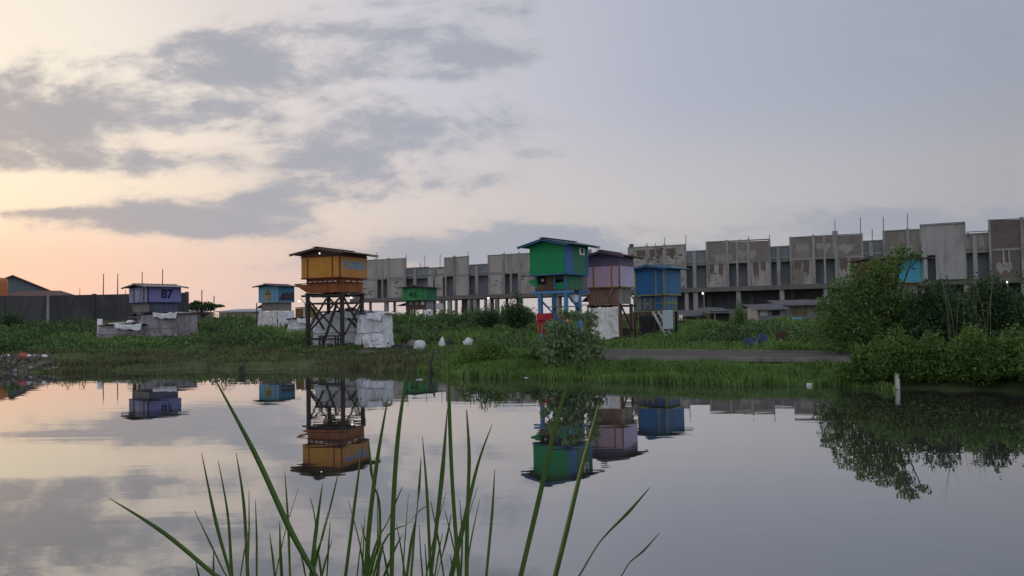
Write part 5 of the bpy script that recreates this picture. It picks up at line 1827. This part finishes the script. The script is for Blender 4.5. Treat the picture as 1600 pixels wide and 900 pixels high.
# bank grass, right (lush) and left (duller, shorter)
X, Y = scatter(75000, -3.5, 16, -.35, 7.0)
k = keep_clear(X, Y)
k &= ~((X > 9.3) & (Y - shore(X) < 1.6))
X, Y = X[k], Y[k]
c_ = clumpy(X, Y, 1.3, 1.0)
H = (.09 + .26 * c_ + RNG.uniform(0, .10, len(X)))
H *= np.where(Y > np.interp(X, [p.x for p in RN], [p.y for p in RN]) - .6, .8, 1.0)
g1 = blades('bank_grass', X, Y, H, .028, M_grassR, None, .7)
tag(g1, 'lush green grass on the right bank below the road', 'grass', None, 'stuff')
X, Y = scatter(95000, -32, -2.5, -.3, 8.0)
k = keep_clear(X, Y)
X, Y = X[k], Y[k]
c_ = clumpy(X, Y, 1.1, 3.0)
k = RNG.uniform(0, 1, len(X)) < .18 + .8 * c_ * clumpy(X, Y, .35, 4.0)
k &= ~((Y - shore(X) < .5 + 1.3 * clumpy(X, Y * .3, .9, 8.0)) & (clumpy(X, Y * .4, .7, 2.5) < .5) & (RNG.uniform(0, 1, len(X)) < .9))
X, Y, c_ = X[k], Y[k], c_[k]
H = .06 + .17 * c_ + RNG.uniform(0, .12, len(X))
g2 = blades('bank_grass', X, Y, H, .032, M_grassD, None, .8)
tag(g2, 'dull short grass on the left bank before the orange loft', 'grass', None, 'stuff')
# meadow
X = RNG.uniform(-42, 32, 110000)
Y = RNG.uniform(27, 66, 110000)
k = (Y - shore(X) > 6.5) & (np.abs(X) < Y * .74 + 2) & keep_clear(X, Y)
X, Y = X[k], Y[k]
c_ = clumpy(X, Y, .55, 5.0)
H = (.12 + .62 * c_ ** 1.5 + RNG.uniform(0, .16, len(X))) * np.clip((Y - shore(X) - 5) / 6, .3, 1) * np.where(X < -9, .85, 1.0)
g3 = blades('meadow_grass', X, Y, H, .05, M_grassR, None, .6)
tag(g3, 'tall rough grass of the meadow among the lofts', 'grass', None, 'stuff')
X = RNG.uniform(-110, 75, 90000)
Y = RNG.uniform(64, 128, 90000)
k = (np.abs(X) < Y * .74 + 3)
X, Y = X[k], Y[k]
c_ = clumpy(X, Y, .3, 7.0)
H = .25 + .75 * c_ + RNG.uniform(0, .25, len(X))
g4 = blades('far_grass', X, Y, H, .12, M_grassD, None, .6)
tag(g4, 'far rough grass beneath the concrete shell', 'grass', None, 'stuff')


# taller tufts hiding stretches of the road edges
ex, ey = [], []
for A_, sgn in ((RN, -1), (RF, 1)):
    f = RNG.uniform(0, 1, 5200)
    xs_ = A_[0].x + (A_[-1].x - A_[0].x) * f
    ys_ = np.interp(xs_, [p.x for p in A_], [p.y for p in A_]) + sgn * RNG.uniform(.05, .75, len(xs_))
    kk = RNG.uniform(0, 1, len(xs_)) < .25 + .75 * clumpy(xs_, ys_, 1.1, 2.0 + sgn)
    ex.append(xs_[kk])
    ey.append(ys_[kk])
ex, ey = np.concatenate(ex), np.concatenate(ey)
g5 = blades('verge_grass', ex, ey, .12 + .30 * clumpy(ex, ey, 1.7, 6.0) + RNG.uniform(0, .12, len(ex)), .03, M_grassR, None, .8)
tag(g5, 'ragged tufts of grass along the road edges', 'grass', None, 'stuff')


def leaves(centres, sizes, out_dir, aspect=.5, droop=.3):
    """folded leaf blades: 4 verts, 2 tris each"""
    n = len(centres)
    d = out_dir + RNG.normal(0, .55, (n, 3))
    d[:, 2] -= droop * RNG.uniform(0, 1, n)
    d /= np.linalg.norm(d, axis=1)[:, None] + 1e-9
    r = RNG.normal(0, 1, (n, 3))
    s = np.cross(d, r)
    s /= np.linalg.norm(s, axis=1)[:, None] + 1e-9
    nn_ = np.cross(s, d)
    L = sizes[:, None]
    b = centres - d * L * .5
    t = centres + d * L * .5
    mid = centres - d * L * .05
    l = mid + s * L * aspect * .5 + nn_ * L * .10
    r2 = mid - s * L * aspect * .5 + nn_ * L * .10
    Vv = np.stack([b, l, t, r2], 1).reshape(-1, 3)
    k_ = (np.arange(n) * 4)[:, None]
    Ff = np.concatenate([k_ + np.array([[0, 2, 1]]), k_ + np.array([[0, 3, 2]])], 0)
    return Vv, Ff


def lobes_cloud(lobes, n, shell=.75):
    """points spread through lobes (x, y, z, rx, ry, rz), denser near the skin; returns points and outward directions"""
    vol = np.array([l[3] * l[4] + l[4] * l[5] + l[3] * l[5] for l in lobes])
    idx = RNG.choice(len(lobes), n, p=vol / vol.sum())
    Lb = np.array(lobes)[idx]
    d = RNG.normal(0, 1, (n, 3))
    d /= np.linalg.norm(d, axis=1)[:, None]
    # ragged skin: radius wobbles with direction
    wob = 1 + .22 * np.sin(d[:, 0] * 5 + idx * 1.3) * np.sin(d[:, 1] * 4 + idx) + .18 * np.sin(d[:, 2] * 7 + idx * 2.1)
    r = (shell + (1 - shell) * RNG.uniform(0, 1, n)) * wob
    inner = RNG.uniform(0, 1, n) < .30
    r = np.where(inner, RNG.uniform(.2, .8, n), r)
    # twigs poking out
    out_ = RNG.uniform(0, 1, n) < .06
    r = np.where(out_, r * RNG.uniform(1.05, 1.30, n), r)
    p = Lb[:, :3] + d * r[:, None] * Lb[:, 3:]
    return p, d


def bush(name, label, x, y, lobes, n, size, material, cat='bush', group=None, aspect=.5, droop=.3, stems=7, trunk=.03, parts=('foliage', 'stem')):
    z0 = gz(x, y)
    t = thing(name, label, cat, (x, y, z0), 0, group)
    p, d = lobes_cloud(lobes, n)
    k_ = p[:, 2] > .02
    p, d = p[k_], d[k_]
    sz = size * RNG.uniform(.55, 1.35, len(p))
    Vv, Ff = leaves(p, sz, d * .7 + np.array([0, 0, .25]), aspect, droop)
    npmesh(parts[0], Vv, Ff, material, t)
    mb = MB()
    rr = random.Random(int(abs(x * 100)) + int(y * 10))
    for i in range(stems):
        l = lobes[i % len(lobes)]
        bx_, by_ = rr.uniform(-.18, .18) * l[3], rr.uniform(-.18, .18) * l[4]
        ex, ey, ez = l[0] + rr.uniform(-.6, .6) * l[3], l[1] + rr.uniform(-.6, .6) * l[4], l[2] + rr.uniform(0, .75) * l[5]
        mx_, my_ = bx_ * .4 + ex * .4 + rr.uniform(-.1, .1), by_ * .4 + ey * .4
        mb.path([(bx_, by_, -.12), (mx_, my_, ez * .5), (ex, ey, ez)], [trunk, trunk * .7, trunk * .25], 5)
    mb.build(parts[1], M_stem, t)
    return t


def pxbush(name, label, x, ytop, d, wpx, n, size, material, seed=0, nl=7, yb=None, **kw):
    """bush whose crown covers about wpx photo pixels round column x with its top at ytop"""
    top = P(x, ytop, d)
    z0 = gz(top.x, d)
    h = top.z - z0
    rx = wpx * d / FPX / 2
    rr = random.Random(seed)
    lobes = []
    for i in range(nl):
        f = rr.uniform(-.75, .75)
        hh_ = h * (1 - .55 * f * f) * rr.uniform(.55, .88)
        r_ = rx * rr.uniform(.28, .48)
        lobes.append((f * rx, rr.uniform(-.4, .4) * rx, max(.2 * h, hh_ - h * .22), r_, r_, h * rr.uniform(.2, .32)))
    lobes.append((0, 0, h * .62, rx * .4, rx * .4, h * .36))
    lobes.append((0, 0, h * .25, rx * .8, rx * .6, h * .3))
    return bush(name, label, top.x, d, lobes, n, size, material, **kw)


# the leafy bush standing at the water before the green loft (broad grey-green leaves)
d = 25.0
c0 = P(893, 590, d)
zz = gz(c0.x, d)


def lob(x, y, rpx, rz=None, yo=0.0):
    p_ = P(x, y, d)
    r_ = rpx * d / FPX
    return (p_.x - c0.x, yo, p_.z - zz, r_, r_, (rz or rpx) * d / FPX)


bush('broad_leaf_bush', 'broad-leaved grey green bush at the water before the green loft', c0.x, d,
     [lob(890, 520, 20, 16), lob(862, 512, 15, 12), lob(897, 494, 12, 10), lob(922, 498, 13, 15), lob(924, 528, 16, 12), lob(864, 543, 15, 12), lob(896, 552, 22, 15), lob(857, 566, 12, 10), lob(934, 547, 12, 8), lob(880, 487, 7, 7),
      lob(848, 530, 9, 8), lob(905, 565, 26, 20), lob(878, 570, 24, 18), lob(890, 535, 24, 18), lob(942, 560, 8, 6), lob(845, 552, 7, 5)],
     3000, .17, M_leaf4, aspect=.46, droop=.5, stems=15)
# leafy bush to its left
d = 27.0
c0 = P(770, 590, d)
zz = gz(c0.x, d)
bush('bank_bush', 'low dense green bush on the bank right of the white sacks', c0.x, d,
     [lob(770, 560, 30, 20), lob(735, 560, 24, 20), lob(745, 575, 28, 15), lob(800, 570, 26, 17), lob(757, 540, 12, 14), lob(820, 575, 22, 12), lob(715, 580, 14, 10), lob(780, 545, 14, 12)],
     6500, .095, M_leaf3, stems=9)
d = 29.5
for k, (x, yt, w, dd, n, sz, mt_, lb) in enumerate([
        (836, 538, 44, 26.4, 2200, .09, M_weed, 'low green shrub at the left end of the road'),
        (806, 456, 66, 47, 6000, .13, M_leaf2, 'tall dark mound of shrub left of the green loft'),
        (765, 474, 64, 49, 4200, .13, M_leaf2, 'dark shrub left of the tall dark mound'),
        (830, 505, 50, 42, 2600, .12, M_weed, 'rounded green shrub behind the red wrapped post'),
        (782, 506, 70, 43, 3500, .12, M_weed, 'wide mid green shrub in the meadow centre'),
        (720, 505, 70, 44, 3500, .11, M_weed, 'wide light green shrub right of the hung white sheet'),
        (735, 480, 80, 56, 3600, .14, M_leaf2, 'dark low shrub beneath the middle piers of the shell'),
        (622, 507, 44, 44, 2500, .11, M_leaf2, 'dark rounded shrub right of the white tent'),
        (655, 515, 60, 42, 2600, .10, M_weed, 'light green shrub behind the round white sack'),
        (700, 483, 70, 58, 3000, .14, M_weed, 'far shrub right of the distant green loft'),
        (617, 485, 70, 56, 3000, .14, M_leaf1, 'far shrub right behind the white tent'),
        (585, 562, 24, 33.6, 900, .07, M_weed, 'small weedy tuft in front of the tent'),
        (549, 537, 30, 35.0, 1100, .09, M_weed, 'small leafy weed at the front leg of the orange loft'),
        (118, 488, 60, 62, 3000, .13, M_leaf2, 'rounded dark bush against the dark wall left of the purple loft'),
        (72, 500, 70, 60, 2600, .13, M_leaf2, 'low dark bush against the dark wall, left of the rounded one'),
        (10, 482, 50, 60, 3000, .13, M_leaf2, 'tall dark bush at the far left edge'),
        (330, 494, 90, 66, 3000, .15, M_weed, 'broad olive shrub between the purple and sky blue lofts'),
        (385, 490, 60, 72, 2500, .15, M_weed, 'olive shrub left of the sky blue loft'),
        (295, 500, 50, 60, 2200, .14, M_weed, 'olive shrub right of the purple loft'),
        (355, 508, 110, 52, 3600, .12, M_leaf2, 'long low dark shrub in the left meadow'),
        (205, 520, 46, 47.5, 1800, .10, M_leaf2, 'dark weed clump before the low lean-to'),
        (262, 524, 40, 47.0, 1500, .10, M_leaf2, 'dark weed clump before the pinkish shack'),
        (1155, 468, 34, 46, 1800, .11, M_weed, 'tall wispy green shrub before the shell right of the lamp'),
        (1098, 505, 60, 42, 2800, .11, M_weed, 'green shrub left of the blue netting'),
        (1080, 512, 50, 38, 2200, .10, M_weed, 'low green shrub right of the foam board'),
        (1140, 508, 50, 41, 2600, .11, M_leaf1, 'mid green shrub behind the blue netting'),
        (1215, 503, 60, 44, 2800, .11, M_weed, 'wide green shrub before the long low shack'),
        (1268, 508, 60, 40, 3000, .11, M_weed, 'green shrub left of the big bush'),
        (1180, 515, 60, 36.5, 1600, .10, M_weed, 'sparse green shrub right behind the blue netting')]):
    pxbush('meadow_shrub', lb, x, yt, dd, w, n, sz, mt_, 100 + k, group='shrubs scattered over the meadow')
# the big bush on the right and the dark thicket beside it
d = 24.6
c0 = P(1375, 560, d)
zz = gz(c0.x, d)
bush('big_bush', 'big dark bush towering over the right bank before the turquoise loft', c0.x, d,
     [lob(1398, 410, 20, 20), lob(1408, 390, 13, 9), lob(1372, 420, 28, 18), lob(1345, 440, 34, 22), lob(1318, 468, 34, 30), lob(1300, 500, 26, 28), lob(1360, 465, 40, 30), lob(1345, 510, 60, 34), lob(1425, 500, 50, 40), lob(1400, 530, 60, 34),
      lob(1386, 440, 22, 20), lob(1430, 398, 10, 7), lob(1335, 418, 10, 7), lob(1284, 478, 10, 12), lob(1300, 530, 30, 24), lob(1400, 470, 40, 26)],
     17000, .105, M_leaf1, stems=16, trunk=.05)
d = 23.6
for k, (x, yt, w, n, lb) in enumerate([(1465, 424, 130, 12000, 'dark thicket right of the big bush, nearest to it'), (1540, 418, 140, 12000, 'dark thicket beneath the tall reed stems'), (1615, 414, 130, 10000, 'dark thicket at the right edge')]):
    pxbush('thicket', lb, x, yt, d + .4 * k, w, n, .11, M_leaf2, 200 + k, 14, group='dark thickets along the right bank')
# bright hedge along the right water edge
for k, (x, yt, w, dd, n, lb) in enumerate([(1350, 535, 105, 19.9, 8000, 'bright green hedge bush at the water edge, left end'), (1400, 512, 110, 20.4, 9000, 'bright green hedge bush behind the white pipe'),
                                            (1455, 516, 120, 19.8, 9000, 'bright green hedge bush right of the white pipe'), (1515, 506, 130, 20.2, 10000, 'bright green hedge bush below the reed stems'),
                                            (1580, 508, 130, 19.6, 10000, 'bright green hedge bush near the right edge'), (1645, 506, 130, 19.6, 7000, 'bright green hedge bush cut by the right edge')]):
    for _ in range(6):
        dd = float(shore(P(x, yt, dd).x)) + .45
    pxbush('hedge_bush', lb, x, yt, dd, w, n, .085, M_leaf3, 300 + k, 9, group='hedge bushes along the right water edge', stems=9)
# tall bare-stemmed reeds above the thicket
for k, (x, d_, n_, ht, lb) in enumerate([(1488, 23.0, 15, 386, 'tall grey green reed stand, left of two above the thicket'), (1530, 23.2, 14, 398, 'tall grey green reed stand, right of two above the thicket')]):
    p = P(x, 500, d_)
    zz = gz(p.x, d_)
    t = thing('reed_stand', lb, 'reeds', (p.x, d_, zz))
    top = P(x, ht, d_).z - zz
    n = n_
    X = RNG.normal(0, .16, n)
    Y = RNG.normal(0, .3, n)
    Hh = top * RNG.uniform(.6, 1.0, n)
    Vs, Fs = [], []
    mb = MB()
    for i in range(n):
        le = random.gauss(-.10, .5) * Hh[i] * .40
        hh_ = Hh[i]
        w_ = random.uniform(.006, .013)
        pts = [(X[i], Y[i], -.05), (X[i] + le * .25, Y[i], hh_ * .5), (X[i] + le * .6, Y[i], hh_ * .8), (X[i] + le, Y[i] + random.uniform(-.1, .1), hh_)]
        o_ = len(mb.v)
        for j, (px_, py_, pz_) in enumerate(pts):
            ww = w_ * (1, .9, .6, .05)[j]
            mb.v += [(px_ - ww, py_, pz_), (px_ + ww, py_ + .005, pz_)]
        for j in range(3):
            mb.f.append((o_ + 2 * j, o_ + 2 * j + 1, o_ + 2 * j + 3, o_ + 2 * j + 2))
    mb.build('stems', leafmat('reed stems', (.16, .18, .10), .8), t)
# flat-topped tree on the left horizon
d = 116.0
c0 = P(317, 491, d)
zz = gz(c0.x, d)
tr = thing('flat_topped_tree', 'small flat-topped tree on the left horizon', 'tree', (c0.x, d, zz))
lbs = [lob(317, 480, 18, 5), lob(300, 479, 9, 5), lob(335, 478, 10, 3), lob(308, 474, 8, 4), lob(325, 476, 9, 4), lob(345, 478, 5, 2)]
p_, d_ = lobes_cloud(lbs, 2600)
Vv, Ff = leaves(p_, .32 * RNG.uniform(.6, 1.3, len(p_)), d_, .5)
npmesh('crown', Vv, Ff, M_leaf2, tr)
mb = MB()
mb.path([(0, 0, -.3), (.05, 0, 1.0), (0, 0, 2.0)], [.22, .18, .12], 7)
for l in lbs:
    mb.path([(0, 0, 1.2), (l[0] * .5, 0, l[2] * .8), (l[0], l[1], l[2])], [.1, .06, .03], 5)
mb.build('trunk', M_stem, tr)
# lumpy undergrowth of the meadow: a mass of weeds and creepers nobody could count
SKYX = [0, 150, 158, 284, 288, 400, 408, 500, 600, 606, 690, 700, 760, 770, 835, 840, 930, 1058, 1064, 1160, 1280, 1600]
SKYY = [496, 496, 527, 527, 488, 487, 514, 522, 545, 485, 485, 484, 484, 474, 474, 534, 534, 532, 500, 499, 500, 498]
NETX = (P(1140, 530, 32).x, P(1235, 530, 32).x)
und_c, und_d, und_s = [], [], []
cnt = 0
while cnt < 780:
    Y0 = 32 + 50 * random.random() ** 1.25
    X0 = random.uniform(-.70, .62) * Y0
    if Y0 - float(shore(X0)) < 6.5 or bool(in_road(np.array([X0]), np.array([Y0]))[0]) or bool(in_road(np.array([X0]), np.array([Y0 - 1.0]))[0]):
        continue
    if Y0 < 37.6 and -7.0 < X0 < -.9:
        continue
    if Y0 < 33.5 and NETX[0] < X0 < NETX[1]:
        continue
    cnt += 1
    px = 800 + 1200 * X0 / Y0
    hg = random.uniform(.35, 1.0) * (1.7 if Y0 > 48 else 1.15)
    z00 = gz(X0, Y0)
    yh = 493 - .0175 * (px - 800)
    r0 = random.uniform(.5, 1.3)
    wpx = r0 * 1200 / Y0
    lim = max(np.interp(px - wpx * .7, SKYX, SKYY), np.interp(px + wpx * .7, SKYX, SKYY), np.interp(px, SKYX, SKYY))
    hmax = 2 + (yh - lim) * Y0 / 1200 - z00
    if 555 < px < 850 and Y0 > 48 and random.random() < .6:
        hg = 3.0
    hg = min(hg, hmax)
    if hg < .18:
        continue
    n = int(150 + 170 * r0 * hg)
    dv_ = RNG.normal(0, 1, (n, 3))
    dv_ /= np.linalg.norm(dv_, axis=1)[:, None]
    dv_[:, 2] = np.abs(dv_[:, 2])
    rad = (.55 + .45 * RNG.uniform(0, 1, n)) * (1 + .25 * np.sin(dv_[:, 0] * 5 + cnt) * np.sin(dv_[:, 1] * 6))
    und_c.append(np.array([X0, Y0, z00]) + dv_ * rad[:, None] * np.array([r0, r0 * .8, hg * .92]))
    und_d.append(dv_)
    und_s.append((.08 + .0016 * Y0) * RNG.uniform(.6, 1.5, n))
und_c, und_d, und_s = np.concatenate(und_c), np.concatenate(und_d), np.concatenate(und_s)
sel = RNG.uniform(0, 1, len(und_c)) < .5 + .5 * np.sin(und_c[:, 0] * .7 + und_c[:, 1] * .3) * np.sin(und_c[:, 1] * .5)
for msk, mt_, lb in ((sel, M_leaf2, 'dark green undergrowth covering the meadow'), (~sel, M_weed, 'mid green undergrowth covering the meadow')):
    Vv, Ff = leaves(und_c[msk], und_s[msk], und_d[msk] + np.array([0, 0, .3]), .5)
    tag(npmesh('undergrowth', Vv, Ff, mt_), lb, 'undergrowth', None, 'stuff')
# broad-leaf weeds among the meadow grass
X = RNG.uniform(-40, 26, 9000)
Y = RNG.uniform(24, 60, 9000)
k = (Y - shore(X) > 1.2) & (np.abs(X) < Y * .72 + 2) & keep_clear(X, Y)
X, Y = X[k], Y[k]
c_ = clumpy(X, Y, .8, 9.0)
k = RNG.uniform(0, 1, len(X)) < c_ * .9
X, Y, c_ = X[k], Y[k], c_[k]
per = 22
hh_ = (.12 + .5 * c_ * np.clip((Y - shore(X)) / 8, .2, 1))
cen = np.repeat(np.stack([X, Y, ground(X, Y)], -1), per, 0)
dd_ = RNG.normal(0, 1, (len(cen), 3))
dd_ /= np.linalg.norm(dd_, axis=1)[:, None]
hr = np.repeat(hh_, per)
cen += dd_ * np.stack([hr * .55, hr * .55, hr * .45], -1)
cen[:, 2] += hr * .55
Vv, Ff = leaves(cen, .10 * RNG.uniform(.6, 1.5, len(cen)), dd_ + np.array([0, 0, .3]), .5)
wd_ = npmesh('weeds', Vv, Ff, M_weed)
tag(wd_, 'broad-leaved weeds growing through the meadow grass', 'weeds', None, 'stuff')

# ------------------------------------------------------------------ cattail blades in the foreground
BL = [
    [(170, 778, 1), (255, 832, 11), (335, 898, 12)], [(328, 578, 1), (398, 708, 10), (452, 825, 12), (492, 898, 10)],
    [(315, 708, 1), (338, 818, 7), (360, 898, 6)], [(341, 720, 1), (356, 805, 5), (362, 898, 7)], [(369, 708, 1), (381, 788, 6), (387, 898, 7)],
    [(304, 798, 1), (328, 848, 6), (349, 892, 5)], [(389, 766, 1), (389, 830, 4), (387, 898, 4)], [(399, 782, 1), (401, 840, 5), (401, 898, 5)],
    [(445, 736, 1), (450, 815, 7), (453, 898, 6)], [(437, 815, 1), (438, 860, 6), (440, 898, 7)], [(306, 878, 1), (311, 900, 4)],
    [(485, 778, 2), (493, 820, 4), (492, 898, 4)], [(504, 755, 1), (494, 828, 8), (486, 898, 8)], [(512, 800, 1), (500, 850, 6), (489, 898, 6)],
    [(530, 733, 1), (519, 780, 4), (507, 830, 2)], [(516, 815, 1), (513, 860, 4), (511, 898, 3)], [(497, 860, 2), (502, 898, 6)],
    [(567, 688, 1), (555, 780, 7), (540, 898, 8)], [(606, 622, 2), (590, 715, 8), (577, 820, 10), (572, 898, 11)], [(576, 688, 2), (580, 735, 6), (583, 756, 3)],
    [(638, 568, 3), (622, 680, 9), (614, 800, 10), (612, 898, 9)], [(629, 760, 1), (616, 790, 4), (606, 815, 2)], [(570, 803, 1), (568, 850, 4), (566, 898, 3)], [(597, 830, 1), (588, 862, 5), (578, 898, 6)],
    [(660, 682, 1), (667, 770, 6), (673, 898, 7)], [(699, 638, 1), (691, 740, 10), (679, 850, 8), (674, 898, 6)], [(658, 714, 1), (655, 760, 6), (652, 792, 2)],
    [(673, 787, 1), (655, 798, 3), (640, 816, 1)], [(648, 816, 1), (642, 850, 6), (636, 898, 6)], [(700, 545, 3), (702, 640, 8), (707, 760, 8), (717, 898, 9)],
    [(729, 640, 2), (733, 720, 8), (729, 820, 6), (728, 898, 6)], [(769, 663, 1), (746, 728, 6), (722, 830, 11), (705, 898, 10)], [(705, 803, 1), (698, 840, 5), (686, 888, 1)],
    [(773, 733, 1), (769, 800, 6), (760, 898, 6)], [(906, 546, 4), (872, 650, 9), (842, 780, 11), (814, 898, 11)], [(936, 632, 4), (908, 735, 9), (885, 830, 11), (868, 898, 11)],
    [(1016, 761, 1), (982, 800, 7), (938, 846, 3), (906, 898, 4)], [(1031, 832, 1), (1006, 860, 5), (984, 879, 3), (972, 898, 3)], [(718, 780, 1), (722, 840, 5), (720, 898, 5)], [(664, 850, 2), (667, 898, 4)],
    [(629, 835, 1), (616, 860, 5), (601, 898, 6)], [(655, 820, 1), (657, 860, 3), (660, 898, 4)]]
rx_ = random.Random(77)
for k in range(26):
    bx0 = rx_.choice((345, 380, 440, 470, 490, 510, 545, 580, 600, 620, 650, 680, 700, 720)) + rx_.uniform(-14, 14)
    ty = rx_.uniform(760, 870)
    ln_ = rx_.uniform(-.28, .28) * (900 - ty)
    BL.append([(bx0 + ln_, ty, 1), (bx0 + ln_ * .42, (ty + 900) / 2, rx_.uniform(2.5, 4.5)), (bx0, 898, rx_.uniform(3, 5))])
CLUMPS = {}
rr = random.Random(9)
for bl in BL:
    bx_ = bl[-1][0]
    key = 0 if bx_ < 420 else 1 if bx_ < 520 else 2 if bx_ < 640 else 3 if bx_ < 775 else 4
    CLUMPS.setdefault(key, []).append(bl)
LB = ['cattail clump in the foreground, leftmost of five', 'cattail clump with one long leaf bending left, second of five', 'cattail clump before the orange loft reflection, middle of five',
      'tallest dense cattail clump, fourth of five', 'two broad cattail blades and bent tips at right, rightmost of five']
RX = [345, 470, 585, 690, 850]
for key, bls in CLUMPS.items():
    dc = 2.15 + .12 * key
    root = P(RX[key], 898, dc)
    t = thing('cattail_clump', LB[key], 'reeds', (root.x, dc, -.3), 0, 'cattail clumps in the foreground')
    for bl in bls:
        dd = dc + rr.uniform(-.25, .25)
        pts = [P(x, y, dd + .03 * i) for i, (x, y, w) in enumerate(bl)]
        wd = [w * .76 * dd / FPX for (x, y, w) in bl]
        last = pts[-1]
        # continue down to the water
        prev = pts[-2]
        dirn = (last - prev).normalized()
        nxt = last + dirn * .22
        dist = max(.15, last.z + .25)
        low = Vector((nxt.x + dirn.x * .25 + (root.x - nxt.x) * .15, dc + rr.uniform(-.08, .08), .55))
        bot = Vector((root.x + (last.x - root.x) * .35, dc + rr.uniform(-.06, .06), -.25))
        ctrl = pts + [nxt, low, bot]
        ww = wd + [max(wd[-1], .010), max(wd[-1], .012), .010]
        # smooth resample (Catmull-Rom)
        fine, fw = [], []
        for i in range(len(ctrl) - 1):
            p0, p1, p2, p3 = ctrl[max(i - 1, 0)], ctrl[i], ctrl[i + 1], ctrl[min(i + 2, len(ctrl) - 1)]
            for s_ in range(6):
                f = s_ / 6
                q = .5 * ((2 * p1) + (p2 - p0) * f + (2 * p0 - 5 * p1 + 4 * p2 - p3) * f * f + (3 * p1 - p0 - 3 * p2 + p3) * f ** 3)
                fine.append(q)
                fw.append(ww[i] * (1 - f) + ww[i + 1] * f)
        fine.append(ctrl[-1])
        fw.append(ww[-1])
        mb = MB()
        yaw = rr.uniform(-.5, .5)
        o_ = Vector((root.x, dc, -.3))
        for i, (q, w_) in enumerate(zip(fine, fw)):
            a_ = fine[max(i - 1, 0)]
            b_ = fine[min(i + 1, len(fine) - 1)]
            tn = (b_ - a_).normalized()
            ac = tn.cross(Vector((math.sin(yaw), math.cos(yaw), 0))).normalized()
            nv = tn.cross(ac)
            w_ = max(w_, .0012)
            q = q - o_
            mb.v += [tuple(q - ac * w_ * .5), tuple(q + nv * w_ * .16), tuple(q + ac * w_ * .5), tuple(q + nv * (w_ * .16 - .0015 - w_ * .1))]
        for i in range(len(fine) - 1):
            for k in range(4):
                j = (k + 1) % 4
                mb.f.append((i * 4 + k, i * 4 + j, i * 4 + 4 + j, i * 4 + 4 + k))
        mb.build('blade', M_reed, t, True)
